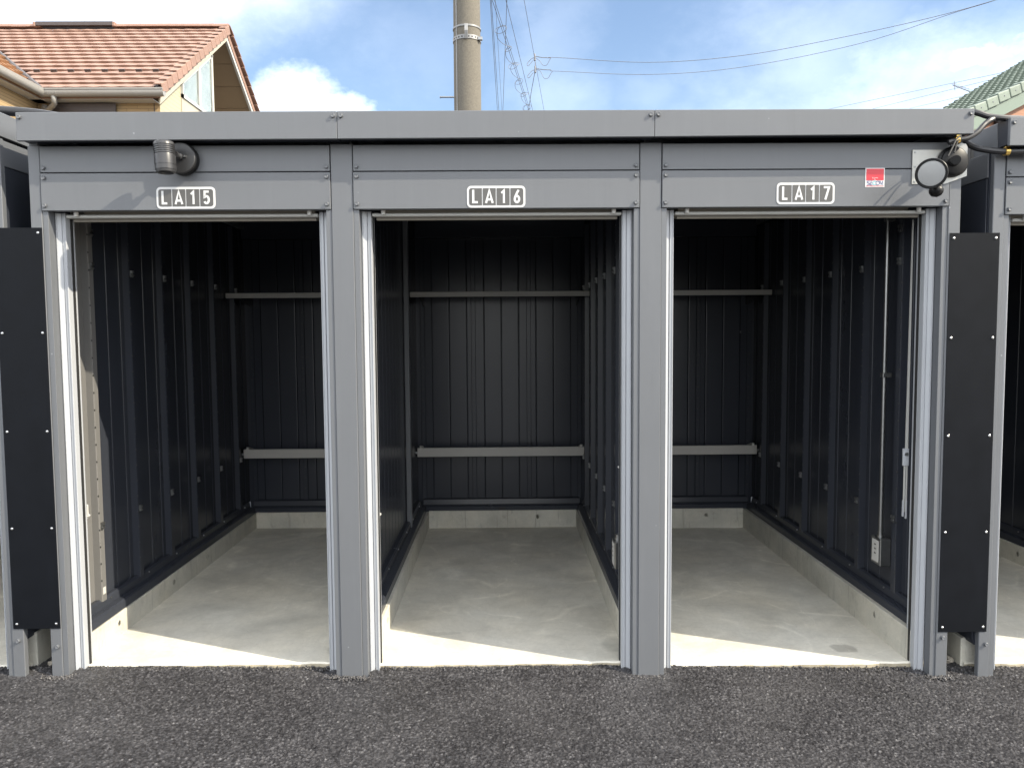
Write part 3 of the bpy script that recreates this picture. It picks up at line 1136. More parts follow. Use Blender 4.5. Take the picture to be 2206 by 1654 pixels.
MB().box(-.640, .640, .0185, .26, .020, .034).build('deck', 'shelf', us)
lb = thing('shelf_rail', 'flat grey steel rail inside the bay at the right photo edge', 'rail', (2.785, 2.46, .548), 'lower shelf rails')
MB().box(-.637, .637, 0, .022, 0, .068).build('rail', 'shelf', lb, .002)


# ------------------------------------------------------------------ number signs
def rrect(w, h, r, n=6, corners=(1, 1, 1, 1)):
    pts = []
    for (sx, sz, a0, on) in ((1, -1, -90, corners[0]), (1, 1, 0, corners[1]), (-1, 1, 90, corners[2]), (-1, -1, 180, corners[3])):
        if not on:
            pts.append((sx * w / 2, sz * h / 2))
            continue
        for k in range(n + 1):
            a = math.radians(a0 + 90 * k / n)
            pts.append((sx * (w / 2 - r) + r * math.cos(a), sz * (h / 2 - r) + r * math.sin(a)))
    return pts


def arc(cx_, cz_, rx, rz, a0, a1, n=14):
    return [(cx_ + rx * math.cos(math.radians(a0 + (a1 - a0) * k / n)), cz_ + rz * math.sin(math.radians(a0 + (a1 - a0) * k / n))) for k in range(n + 1)]


GL = {
    'L': [[(.12, 1), (.12, .07), (.60, .07)]],
    'A': [[(.02, 0), (.36, .96), (.70, 0)], [(.13, .27), (.59, .27)]],
    '1': [[(.12, .74), (.38, .93), (.38, 0)]],
    '5': [[(.60, .93), (.16, .93), (.14, .52)] + arc(.34, .33, .245, .265, 130, -150, 18)],
    '6': [[(.53, .97), (.37, .78), (.19, .50), (.115, .31)], arc(.35, .29, .235, .235, 0, 360, 30)],
    '7': [[(.08, .93), (.62, .93), (.26, 0)]],
    'S': [[(1, 1), (.25, 1), (.08, .75), (.25, .53), (.75, .53), (.92, .27), (.75, 0), (0, 0)]],
    'E': [[(.95, 1), (.12, 1)], [(.9, .55), (.1, .55), (.1, .0), (.95, .0)]],
    'C': [arc(.5, .5, .5, .5, 40, 320, 20)],
    'O': [arc(.5, .5, .5, .5, 0, 360, 26)],
    'M': [[(.0, .85), (.08, 1), (.45, .15), (.85, 1), (.85, 0)]],
}


def ribbon(mb, pts, w, y):
    P = [Vector((p[0], p[1])) for p in pts]
    L_, R_ = [], []
    for k, p in enumerate(P):
        d0 = (p - P[k - 1]).normalized() if k else (P[1] - p).normalized()
        d1 = (P[k + 1] - p).normalized() if k < len(P) - 1 else d0
        t = (d0 + d1)
        t = t.normalized() if t.length > 1e-4 else d0
        nrm = Vector((-t.y, t.x))
        m = w / 2 / max(0.45, nrm.dot(Vector((-d0.y, d0.x))))
        L_.append(p + nrm * m)
        R_.append(p - nrm * m)
    vs_ = [(p.x, y, p.y) for p in L_] + [(p.x, y, p.y) for p in R_]
    n = len(P)
    mb.add(vs_, [(k, k + 1, n + k + 1, n + k) for k in range(n - 1)])


def glyph(ch, x, z, w, h, stroke, y, mat, parent, name='character'):
    mb = MB()
    for k, st in enumerate(GL[ch]):
        ribbon(mb, [(x + p[0] * w, z + p[1] * h) for p in st], stroke, y - k * .0002)
    return mb.build(name, mat, parent)


for i, (txt, x, z) in enumerate((('LA15', -1.341, 2.0955), ('LA16', -.027, 2.0935), ('LA17', 1.2945, 2.1005))):
    root = thing('number_sign', 'white framed number sign reading %s on the grey lintel' % txt, 'sign', (x, -.0047, z), 'bay number signs')
    MB().prism(rrect(.248, .091, .018), 'y', -.002, 0).build('frame', 'white', root)
    tw, th = .0545, .0715
    for k, ch in enumerate(txt):
        cx_ = (-1.5 + k) * (tw + .0042)
        cs = (0, 0, 1, 1) if k == 0 else ((1, 1, 0, 0) if k == 3 else (0, 0, 0, 0))
        poly = [(p[0] + cx_, p[1]) for p in rrect(tw, th, .010, corners=cs)]
        t = MB().prism(poly, 'y', -.0034, -.0021).build('letter_tile', 'tile_dark', root)
        wd = {'L': .040, 'A': .0415, '1': .040, '5': .040, '6': .040, '7': .042}[ch]
        off = {'L': .36, 'A': .36, '1': .30, '5': .36, '6': .35, '7': .36}[ch]
        glyph(ch, cx_ - wd * off, -.027, wd * 1.0, .056, .0092, -.0042, 'white', t)

# security sticker
st = thing('security_sticker', 'small square red and white security sticker on the lintel beside the floodlight', 'sticker', (1.591, -.0047, 2.1655))
MB().box(-.0415, .0415, -.001, 0, -.0405, .0405).build('backing', 'white', st)
MB().box(-.0375, .0375, -.0018, -.0011, -.0115, .0375).build('red_field', 'red', st)
MB().box(-.0375, .0375, -.0018, -.0011, -.0365, -.0345).build('red_line', 'red', st)
xx = -.0345
for ch, wd, mt in (('S', .0120, 'navy'), ('E', .0110, 'navy'), ('C', .0145, 'cyan'), ('O', .0150, 'navy'), ('M', .0150, 'navy')):
    glyph(ch, xx, -.0310, wd, .0160, .0026, -.0019, mt, st)
    xx += wd + {'S': .0014, 'E': .0016, 'C': -.0016, 'O': .0012, 'M': 0}[ch]


def text_mesh(txt, size):
    cu = bpy.data.curves.new('print', 'FONT')
    cu.body = txt
    cu.size = size
    cu.align_x = 'CENTER'
    ob = bpy.data.objects.new('print', cu)
    col.objects.link(ob)
    bpy.context.view_layer.update()
    dg = bpy.context.evaluated_depsgraph_get()
    me = bpy.data.meshes.new_from_object(ob.evaluated_get(dg))
    bpy.data.objects.remove(ob)
    bpy.data.curves.remove(cu)
    me.transform(Matrix.Rotation(math.pi / 2, 4, 'X'))
    return me


for txt, z in (('Security', -.0035), ('by', -.0102)):
    me = text_mesh(txt, .0078)
    me.materials.clear()
    place('print', me, 'white', st, (0, -.0022, z))

# ------------------------------------------------------------------ wall lamp (left)
wl = thing('wall_spotlight', 'grey cylindrical wall spotlight pointing down, above the LA15 sign', 'lamp', (-1.343, -.0037, 2.252))
MB().lathe((0, 0, 0), (0, -1, 0), [(0, .064), (.010, .066), (.034, .066), (.037, .063)], 44).build('gasket', 'lampblack', wl, smooth=True)
MB().lathe((0, -.0371, 0), (0, -1, 0), [(0, .0645), (.010, .0645), (.013, .061)], 44).build('mounting_plate', 'lampdark', wl, smooth=True)
MB().cyl((.024, -.050, .004), (.024, -.060, .004), .0065, .004, 14).build('screw', 'zinc', wl, smooth=True)
MB().lathe((.004, -.050, .003), (-.12, -1, .0), [(0, .013), (.012, .013), (.014, .010), (.034, .010), (.036, .015), (.046, .015)], 20).build('arm', 'lampgrey', wl, smooth=True)
ax = Vector((.055, -.03, -1)).normalized()
p0 = Vector((-.029, -.128, .040))
prof = [(-.008, .030), (-.004, .037), (0, .040)]
hd = .010
for k in range(5):
    prof += [(hd, .0405), (hd + .0001, .0375), (hd + .003, .0375), (hd + .0031, .0405)]
    hd += .0085
prof += [(.050, .041), (.088, .0412), (.0882, .0398), (.0898, .0398), (.09, .0412), (.108, .0408), (.109, .039), (.118, .037), (.120, .030), (.112, .027)]
body = MB().lathe(p0, ax, prof, 44).build('lamp_head', 'lampgrey', wl, smooth=True)
MB().lathe(p0, ax, [(.1121, .0265), (.1125, .001)], 30).build('lens', 'lampblack', body, smooth=True)

# ------------------------------------------------------------------ floodlight on steel plate (right)
fl = thing('security_floodlight', 'black floodlight with round frosted lens on a bright steel plate at the right corner', 'lamp', (1.865, -.006, 2.21))
plate = [(-.117, .070), (-.117, -.073), (.025, -.073), (.085, -.052), (.118, -.040), (.118, .082), (.110, .095), (.09, .098), (.03, .070)]
MB().prism(plate, 'y', -.0035, 0).build('steel_plate', 'stainless', fl)
for (x, z) in ((-.106, .060), (-.106, .0), (-.106, -.063), (.02, .060)):
    MB().lathe((x, -.0036, z), (0, -1, 0), [(0, .0048), (.002, .004), (.0024, .001)], 12).build('plate_screw', 'steel', fl, smooth=True)
MB().lathe((.052, -.0036, .018), (0, -1, 0), [(0, .064), (.014, .064), (.018, .058), (.026, .056), (.030, .050)], 40).build('mounting_base', 'lampblack', fl, smooth=True)
MB().lathe((.045, -.034, .015), (-.5, -1, -.15), [(0, .020), (.03, .019), (.032, .014), (.075, .014), (.077, .019), (.10, .018)], 24).build('arm', 'lampblack', fl, smooth=True)
ld = Vector((-.50, -.80, -.16)).normalized()
c0 = Vector((-.168, -.244, -.078)) - ld * .12
hp = [(0, .018), (.004, .030), (.03, .040)]
hd = .032
for k in range(4):
    hp += [(hd, .043), (hd + .001, .040), (hd + .004, .040), (hd + .005, .044)]
    hd += .009
hp += [(.085, .0500), (.100, .0575), (.118, .0590), (.121, .0570), (.121, .0505), (.115, .0500)]
head = MB().lathe(c0, ld, hp, 48).build('lamp_head', 'lampblack', fl, smooth=True)
MB().lathe(c0, ld, [(.1145, .0495), (.1185, .048), (.1205, .035), (.1215, .001)], 48).build('lens', 'lens', head, smooth=True)
sp = Vector((-.098, -.155, -.133))
MB().lathe(sp + Vector((0.01, .02, .07)), (-.25, -.4, -1), [(0, .012), (.03, .016), (.05, .022), (.052, .024), (.06, .024)], 24).build('sensor_stem', 'steel', fl, smooth=True)
MB().lathe(sp + Vector((0, 0, .012)), (-.1, -.35, -1), [(0, .0245), (.006, .027), (.016, .0265), (.026, .021), (.033, .010), (.034, .001)], 28).build('motion_sensor', 'lampblack', fl, smooth=True)
MB().tube(smooth_path([(-.05, -.10, .0), (-.045, -.13, -.03), (-.06, -.15, -.075), (-.085, -.15, -.10)]), .004).build('lamp_wire', 'conduit', fl, smooth=True)
MB().tube(smooth_path([(.045, -.075, .112), (.012, -.10, .088), (-.018, -.12, .045), (-.038, -.13, .015)]), .0032).build('feed_wire', 'rubber', fl, smooth=True)
MB().tube(smooth_path([(.050, -.070, .108), (.025, -.085, .080), (.005, -.10, .035)]), .003).build('feed_wire', 'rubber', fl, smooth=True)

# ------------------------------------------------------------------ cables between the roofs
def cable(name, label, pts, r, n=10, mat='conduit'):
    o = MB().tube(smooth_path(pts), r, n).build(name, mat, smooth=True)
    return tag(o, label, 'cable', 'black cables between the roofs')


cable('conduit', 'black conduit arching over the roof corner to the right-hand building',
      [(1.80, .25, 2.44), (1.90, .08, 2.447), (1.975, -.03, 2.432), (2.05, -.045, 2.408), (2.13, -.04, 2.402), (2.25, 0.02, 2.412), (2.5, .2, 2.412)], .0125)
c2 = cable('conduit', 'black conduit rising from the brass clamp under the roof edge to the right building',
           [(1.868, -.064, 2.298), (1.91, -.07, 2.307), (1.945, -.072, 2.314), (1.985, -.07, 2.338), (2.020, -.062, 2.372), (2.06, -.05, 2.396), (2.12, .0, 2.409), (2.3, .15, 2.410)], .0115)
for dx in (0, .012):
    MB().lathe((1.893 + dx * .0, -.069, 2.303), (.96, -.1, .22), [(0, .0155), (.016, .0155)], 20).build('clamp', 'brass', c2, smooth=True) if dx == 0 else None
box('clamp_lug', 'brass', c2, 1.897, 1.915, -.076, -.062, 2.312, 2.326, .001)
c3 = cable('conduit', 'thick black conduit sagging in a loop to the clamp on the right building',
           [(1.985, .06, 2.34), (1.992, .02, 2.318), (2.02, -.005, 2.290), (2.065, -.03, 2.272), (2.12, -.045, 2.263), (2.17, -.05, 2.262), (2.23, -.05, 2.262), (2.26, -.04, 2.25)], .0135)
MB().lathe((2.118, -.045, 2.2635), (1, -.05, 0), [(0, .0175), (.018, .0175)], 20).build('clamp', 'brass', c3, smooth=True)
box('clamp_lug', 'brass', c3, 2.119, 2.135, -.052, -.038, 2.2795, 2.2835, .001)
cable('conduit', 'grey black conduit crossing from the left building onto the roof',
      [(-2.9, .32, 2.535), (-2.45, .32, 2.555), (-2.2, .32, 2.545), (-2.0, .31, 2.512), (-1.85, .30, 2.47), (-1.6, .34, 2.452), (-1.2, .4, 2.45)], .022, 12)
wk = tag(MB().tube(smooth_path([(-1.675, .22, 2.44), (-1.685, .22, 2.50), (-1.71, .22, 2.515)]), .003, 6).build('wire_hook', 'steel', smooth=True), 'thin bent wire hook standing on the roof at left', 'hook')

# ------------------------------------------------------------------ black cover strips over the gaps
for (xa, xb, z0, z1, lab) in ((-2.161, -1.9555, .236, 1.975, 'tall black cover plate over the gap at the left, five screw rows'),
                              (1.9225, 2.1385, .175, 1.930, 'tall black cover plate over the gap at the right, scuffed')):
    gc = thing('gap_cover', lab, 'cover plate', ((xa + xb) / 2, -.0005, z0), 'black cover plates')
    w = (xb - xa) / 2
    h = z1 - z0
    MB().box(-w, w, -.0030, 0, 0, h).build('plate', 'black', gc, .0008)
    for k in range(5):
        for s in (-1, 1):
            place('screw', screw_me, None, gc, (s * (w - .017), -.0030, .022 + k * (h - .044) / 4), (0, random.random() * 3, 0))

# rubble in the gaps
def rock(seed, r, flat=.75):
    bm = bmesh.new()
    bmesh.ops.create_icosphere(bm, subdivisions=2, radius=r)
    for v in bm.verts:
        d = v.co.normalized()
        k = 1 + .45 * mnoise.noise(d * 1.6 + Vector((seed * 3.1, seed, 0))) + .15 * mnoise.noise(d * 4 + Vector((seed, 0, seed)))
        v.co = Vector((v.co.x * k, v.co.y * k, v.co.z * k * flat))
    me = bpy.data.meshes.new('stone')
    bm.to_mesh(me)
    bm.free()
    return me


for gx, lab, big in ((-2.035, 'broken pale stones lying in the left gap', (-2.022, .16, .050, .030)),
                     (2.028, 'broken pale stones lying in the right gap', (1.998, .14, .012, .030))):
    mb = MB()
    for k in range(26):
        me = rock(k + gx * 10, random.uniform(.008, .022))
        o = Vector((gx + random.uniform(-.05, .05), .10 + random.uniform(0, .35), -.012 * gx - .004 + random.uniform(0, .02)))
        mb.add([tuple(v.co + o) for v in me.vertices], [tuple(p.vertices) for p in me.polygons])
        bpy.data.meshes.remove(me)
    ru = mb.build('rubble', 'stone')
    ru['label'] = lab
    ru['category'] = 'rubble'
    kind(ru, 'stuff')
    s = place('stone', rock(3 + gx, big[3]), 'stone', None, big[:3], (0.3, .2, 1))
    tag(s, 'largest pale broken stone in the %s gap below the black cover' % ('left' if gx < 0 else 'right'), 'stone', 'large loose stones')

gr = MB()
unit = rock(5, 1.0, .8)
uv_ = [v.co.copy() for v in unit.vertices]
uf_ = [tuple(p.vertices) for p in unit.polygons]
bpy.data.meshes.remove(unit)
bm_ = bmesh.new()
bmesh.ops.create_icosphere(bm_, subdivisions=1, radius=1.0)
uv_ = [v.co.copy() for v in bm_.verts]
uf_ = [tuple(v.index for v in f_.verts) for f_ in bm_.faces]
bm_.free()
for k in range(1500):
    x = random.uniform(-2.3, 2.3)
    if k % 3:
        y = random.gauss(.066, .012)
    else:
        x = random.choice([p for e in PE for p in e]) + random.gauss(0, .035)
        y = random.gauss(-.012, .014)
    if y > .079 or (any(a - .004 < x < b + .004 for a, b in PE) and y > -.003):
        continue
    r = random.uniform(.0025, .0058)
    q = Matrix.Rotation(random.random() * 6, 3, 'Z') @ Matrix.Rotation(random.random() * 6, 3, 'X')
    z = float(ground_z(x)) + .010 * min(1, max(0, (y + .02) / .09)) + r * .5
    o = Vector((x, y, z))
    sc_ = Vector((random.uniform(.7, 1.3), random.uniform(.7, 1.2), random.uniform(.6, .9))) * r
    gr.add([o + q @ Vector((v.x * sc_.x, v.y * sc_.y, v.z * sc_.z)) for v in uv_], uf_)
gr_o = gr.build('loose_grit', 'grit')
gr_o['label'] = 'loose dark grit gathered along the slab edges and post feet'
gr_o['category'] = 'grit'
kind(gr_o, 'stuff')

# ------------------------------------------------------------------ outlet boxes with conduit
for x, lab, zz in ((1.9065, 'grey steel socket box with a conduit on the right wall of bay LA17', 0),
                   (.5915, 'grey steel socket box at the right edge of bay LA16', .0)):
    ob = thing('socket_box', lab, 'socket', (x, .43, .385), 'socket boxes')
    MB().box(-.052, -.0, -.035, .062, -.035, .100).build('box_body', 'steel', ob, .003)
    f = MB().box(-.0545, -.0525, -.020, .047, -.022, .088).build('face_plate', 'plastic', ob, .001)
    for k in (-.004, .018, .040):
        MB().box(-.0555, -.0548, .006, .022, .022 + k, .028 + k).build('socket_slot', 'rubber', f)
    MB().lathe((-.030, .012, .1005), (0, 0, 1), [(0, .017), (.012, .017), (.012, .013), (.028, .013)], 18).build('gland', 'steel', ob, smooth=True)
    if x < 1:
        continue
    MB().tube([(-.030, .012, .125), (-.030, .012, 1.0), (-.030, .012, 1.93)], .0105, 14).build('pipe', 'steel', ob, smooth=True)
    for z in (.9, 1.66):
        MB().box(-.044, -.0, -.004, .028, z, z + .022).build('pipe_saddle', 'steel', ob, .002)

# shutter pull rod in the right bay
pr = thing('pull_rod', 'long pale flat pull rod hanging by the right jamb of bay LA17', 'rod', (1.83, .150, .66))
MB().prism([(.012, 1.35), (.016, 1.35), (.018, .30), (.006, .30)], 'y', 0, .006).build('bar', 'alu_bar', pr)
MB().box(-.004, .022, -.003, .010, .235, .315).build('joint_bracket', 'alu', pr, .002)
MB().cyl((.009, -.003, .29), (.009, -.007, .29), .008, n=14).build('joint_bolt', 'steel', pr, smooth=True)
MB().box(.002, .009, 0, .006, .02, .235).build('bar', 'alu_bar', pr, .001)
MB().box(.012, .019, 0, .006, .02, .235).build('bar', 'alu_bar', pr, .001)
MB().box(.0, .005, -.002, .009, .0, .075).build('grip', 'alu', pr, .001)
MB().box(.013, .019, -.002, .009, -.01, .075).build('grip', 'alu', pr, .001)

# white latch keepers
for x, y, z, s, lab in ((-1.953, .20, .707, 1, 'white plastic latch keeper on the sunlit left wall of bay LA15'),
                        (-.610, .20, .70, 1, 'white plastic latch keeper at the left edge of bay LA16'),
                        (.560, .20, .91, -1, 'white plastic latch keeper at the right edge of bay LA16')):
    lk = thing('latch_keeper', lab, 'latch', (x, y, z), 'latch keepers')
    MB().prism([(s * p[0], p[1]) for p in ((-.030, -.033), (.022, -.033), (.036, -.020), (.036, -.014), (.028, -.012), (.028, .033), (-.030, .033))], 'y', 0, .007).build('back_plate', 'plastic', lk, .002)
    MB().prism([(s * p[0], p[1]) for p in ((-.028, -.033), (.020, -.033), (.034, -.020), (.034, -.016), (-.028, -.016))], 'y', -.022, -.0005).build('ledge', 'plastic', lk, .001)
    MB().prism([(s * p[0], p[1]) for p in ((-.004, -.012), (.008, -.004), (.010, .010), (.004, .013), (-.004, .0))], 'y', -.004, -.0005).build('brown_pad', 'brown', lk)
# paper tag at the foot of the first rib
tg = tag(box('paper_tag', 'plastic', None, -1.9565, -1.9555, .360, .384, .262, .296), 'small white paper tag near the foot of the sunlit wall rib', 'tag')

# ------------------------------------------------------------------ utility pole
up_ = thing('utility_pole', 'grey concrete utility pole rising behind the storage building', 'pole', (-.372, 5.2, 0))


def prad(z):
    return .1463 + (4.5 - z) * .0022


MB().lathe((0, 0, 0), (0, 0, 1), [(z, prad(z)) for z in (0, 2, 4, 6, 8, 10.5, 12)], 40).build('shaft', 'polecon', up_, smooth=True)
for z, h in ((4.785, .018), (4.655, .042)):
    r = prad(z) + .003
    b = MB().lathe((0, 0, z), (.0, 0, 1), [(0, r), (0, r + .004), (h, r + .004), (h, r)], 40).build('band', 'band', up_, smooth=True)
    if h > .03:
        for k in range(9):
            a = math.radians(-150 + k * 14)
            MB().cyl(((r + .002) * math.cos(a), (r + .002) * math.sin(a), z + .02), ((r + .0055) * math.cos(a), (r + .0055) * math.sin(a), z + .02), .008, n=10).build('band_hole', 'rubber', b)
MB().prism([(-.163, 4.80), (-.170, 4.80), (-.20, 4.72), (-.175, 4.64), (-.163, 4.64)], 'x', -.018, .018).build('hook_bracket', 'band', up_, .002)
MB().box(.12, .17, -.10, -.06, 4.655, 4.69).build('band_bolt', 'steel', up_, .003)
MB().cyl((-.13, -.02, 4.08), (-.295, -.02, 4.08), .009, n=10).cyl((-.295, -.02, 4.08), (-.30, -.02, 4.08), .015, n=10).build('step_bolt', 'steel', up_, smooth=True)
MB().tube([(-.112, -.105, 2), (-.108, -.103, 4.5), (-.104, -.10, 9)], .006, 8).build('ground_wire', 'band', up_, smooth=True)

# ------------------------------------------------------------------ overhead cables
def line(name, label, a, b, r, sag=.0, n=16):
    a, b = Vector(a), Vector(b)
    d = b - a
    a, b = a - d * .25, b + d * .6
    pts = []
    for k in range(n + 1):
        t = k / n
        p = a.lerp(b, t)
        p.z -= sag * 4 * t * (1 - t)
        pts.append(p)
    return tag(MB().tube(pts, r, 6).build(name, 'wire', smooth=True), label, 'cable', 'overhead cables')


line('overhead_cable', 'first thin overhead cable right of the pole, running steeply down', (-.326, 12.7, 10.109), (-.128, 31.75, 10.276), .008)
line('overhead_cable', 'second thin overhead cable right of the pole, close beside the first', (-.308, 12.7, 10.109), (-.06, 31.75, 10.276), .008)
line('overhead_cable', 'faintest thin overhead cable between the close pair and the spiral bundle', (-.214, 12.7, 10.109), (.069, 31.75, 10.275), .005)
line('overhead_cable', 'overhead cable leaning slightly left, crossing the spiral bundle', (.201, 12.7, 10.108), (-.011, 31.75, 10.276), .008)
line('overhead_cable', 'overhead cable slanting right, just right of the spiral bundle', (-.344, 12.7, 10.109), (1.693, 31.75, 10.268), .008)
line('overhead_cable', 'overhead cable feeding the upper branch joint on the right', (.141, 12.7, 10.108), (2.123, 31.75, 10.266), .007)
bn = thing('cable_bundle', 'bundled overhead cable wound with a loose spiral wire', 'cable', (-.783, 12.7, 10.109), 'overhead cables')
bd = Vector((1.62 + .783, 31.75 - 12.7, 10.269 - 10.109))
for k, (ox, oz) in enumerate(((0, 0), (.05, .02), (-.02, .06))):
    MB().tube([Vector((ox, 0, oz)) + bd * t for t in (-.2, .3, 1.0, 1.6)], .008, 6).build('strand', 'wire', bn, smooth=True)
sp_pts = []
dn = bd.normalized()
sx, sz = Vector((dn.y, -dn.x, 0)).normalized(), Vector((0, 0, 1))
for k in range(520):
    t = .30 + .80 * k / 519
    a = 2 * math.pi * k / 26
    wob = 1 + .35 * math.sin(k * .071) + .2 * math.sin(k * .19)
    sp_pts.append(bd * t + dn * (.42 * math.sin(a * .5 + 1)) + sx * (.14 * wob * math.cos(a)) + sz * (.09 * wob * math.sin(a) - .05))
MB().tube(sp_pts, .007, 5).build('spiral_wire', 'wire', bn, smooth=True)
for lab, pts, jz in (('upper overhead wire branching right across the whole sky', [(1.05, 21.4, 10.213), (1.20, 21.38, 10.10), (1.30, 21.36, 9.96), (1.43, 21.34, 9.96), (1.55, 21.3, 10.14), (1.75, 21.28, 10.16), (4.595, 20.9, 9.871), (7.261, 20.2, 9.824), (9.63, 19.2, 9.931), (11.649, 18.0, 10.016), (12.935, 17.1, 10.123), (14.055, 16.1, 10.255)], 10.213),
                     ('lower overhead wire branching right across the whole sky', [(1.062, 21.4, 9.841), (1.22, 21.38, 9.78), (1.34, 21.36, 9.56), (1.47, 21.34, 9.56), (1.60, 21.3, 9.74), (1.8, 21.28, 9.74), (4.615, 21.0, 9.539), (7.358, 20.5, 9.585), (10.443, 19.5, 9.896), (12.282, 18.0, 10.138), (12.998, 17.2, 10.165), (14.125, 16.2, 10.356)], 9.841)):
    t = thing('branch_wire', lab, 'cable', pts[0], 'overhead cables')
    P0 = Vector(pts[0])
    MB().tube([p - P0 for p in smooth_path(pts, 6)], .008, 6).build('wire', 'wire', t, smooth=True)
    MB().lathe((0, 0, -.12), (0, 0, 1), [(0, .01), (.02, .035), (.08, .035), (.10, .02), (.2, .03), (.24, .01)], 10).build('insulator', 'wire', t, smooth=True)
    MB().tube([(.0, 0, .03), (.25, 0, -.01), (.5, 0, -.02)], .012, 6).build('strain_clamp', 'steel', t, smooth=True)
    MB().tube(smooth_path([(0, 0, 0), (-.12, 0, -.06), (-.24, 0, -.20), (-.20, 0, -.26), (-.06, 0, -.10)]), .009, 6).build('jumper', 'wire', t, smooth=True)
tag(MB().tube([(1.06, 21.4, 10.25), (1.06, 21.4, 9.8), (1.02, 23.6, 9.85), (.95, 31, 9.9)], .011, 6).build('overhead_cable', 'wire', smooth=True), 'dropper cable running down from the two branch joints', 'cable', 'overhead cables')
for lab, pts in (('highest of the far thin wires meeting the green roof', [(15.995, 36.7, 12.782), (18.809, 32.7, 12.543), (20.64, 28.7, 12.106), (21.54, 23.9, 11.321)]),
                 ('middle of the far thin wires meeting the green roof', [(19.116, 36.7, 12.956), (19.819, 32.7, 12.434), (19.939, 28.7, 11.773), (19.315, 23.9, 10.796)]),
                 ('lowest of the far thin wires meeting the green roof', [(21.04, 36.7, 12.972), (20.142, 32.7, 12.095), (18.976, 28.7, 11.159), (17.223, 23.9, 9.956)])):
    tag(MB().tube(smooth_path(pts, 4), .009, 5).build('overhead_cable', 'wire', smooth=True), lab, 'cable', 'overhead cables')
an = thing('tv_antenna', 'small television antenna beside the green roof', 'antenna', (15.35, 22.7, 9.0))
MB().tube([(.45, 0, 0), (.45, 0, .35)], .02, 6).build('mast', 'wire', an)
MB().tube([(-.25, 0, .72), (.55, 0, .42)], .014, 6).build('boom', 'wire', an)
for k in range(6):
    x = -.22 + k * .11
    MB().tube([(x, -.15, .71 - (x + .22) * .37), (x + .02, .15, .80 - (x + .22) * .37)], .008, 5).build('element', 'wire', an)
MB().tube([(-.2, 0, .85), (-.17, 0, .55)], .01, 5).build('element', 'wire', an)

# ------------------------------------------------------------------ left house
hs = thing('tiled_house', 'house with terracotta tiled gable roof behind the building at left', 'house', (-6.483, 11.7, 0), 'houses behind')
HX, HY = -6.483, 11.7
EZ, RZ, RY = 6.231, 8.825, 3.82          # eave height, ridge height, run
SL = (RZ - EZ) / RY
ang = math.atan(SL)
ca, sa = math.cos(ang), math.sin(ang)
SLEN = RY / ca
NC = 16
CE = SLEN / NC
TW = .34
# tile mesh: local x across, local y up the slope, z normal
nx = 8
mb = MB()
vs_, fs_ = [], []
for j, (yy, zz) in enumerate(((0, .046), (CE * .5, .030), (CE * 1.12, .005))):
    for i in range(nx + 1):
        u = i / nx
        vs_.append(((u - .5) * (TW - .004), yy, zz + .0042 * math.sin(2 * math.pi * (u + .1))))
for i in range(nx + 1):
    u = i / nx
    vs_.append(((u - .5) * (TW - .004), .004, .004 + .0042 * math.sin(2 * math.pi * (u + .1))))
for j in range(2):
    for i in range(nx):
        a = j * (nx + 1) + i
        fs_.append((a, a + 1, a + nx + 2, a + nx + 1))
for i in range(nx):
    fs_.append((3 * (nx + 1) + i, 3 * (nx + 1) + i + 1, i + 1, i))
tile_me = mb.add(vs_, fs_).mesh('roof_tile', smooth=True)
tile_me.materials.append(MT['rooftile'])
rf = MB().add([(-7.0, 0, EZ - .03), (-.06, 0, EZ - .03), (-.06, RY, RZ - .03), (-7.0, RY, RZ - .03),
               (-7.0, .02, EZ - .17), (-.06, .02, EZ - .17), (-.06, RY, RZ - .17), (-7.0, RY, RZ - .17)],
              [(0, 1, 2, 3), (7, 6, 5, 4), (0, 4, 5, 1), (1, 5, 6, 2), (3, 2, 6, 7), (0, 3, 7, 4)]).build('roof', 'rooftile', hs)
extra = MB()
ntile = 0
for j in range(NC):
    for i in range(21):
        x = -.15 - (i + .5) * TW - (j % 2) * TW * .5
        if x < -6.9:
            continue
        s = j * CE
        y = s * ca
        z = EZ + s * sa
        if x < -2.31 and y < (-2.31 - x) - .15:
            continue
        loc = Vector((x, y - .03 * ca * 0, z))
        tilt = random.uniform(-.006, .006)
        # in the photograph's view: single tiles; further left: joined
        if x > -6.0 and ntile < 280:
            ntile += 1
            place('roof_tile', tile_me, None, rf, loc, (ang + tilt, random.uniform(-.004, .004), 0))
        else:
            R_ = Matrix.Rotation(ang + tilt, 3, 'X')
            extra.add([tuple(loc + R_ @ v.co) for v in tile_me.vertices], [tuple(p.vertices) for p in tile_me.polygons])
        if i == 0 and j % 2:
            place('roof_tile', tile_me, None, rf, Vector((-.235, y, z)), (ang + tilt, 0, 0), (.5, 1, 1))
        # snow guards on the third course
        if j == 3 and x > -6 and i % 1 == 0:
            c, s_ = math.cos(ang), math.sin(ang)
            g = MB().box(-.06, .06, .02, .05, .035, .085)
            place('snow_guard', g.mesh('snow_guard'), 'darkbrown', rf, loc + Vector((.02, .12 * c, .12 * s_)), (ang, 0, 0))
if extra.v:
    kind(extra.build('roof_tiles', 'rooftile', rf), 'stuff')
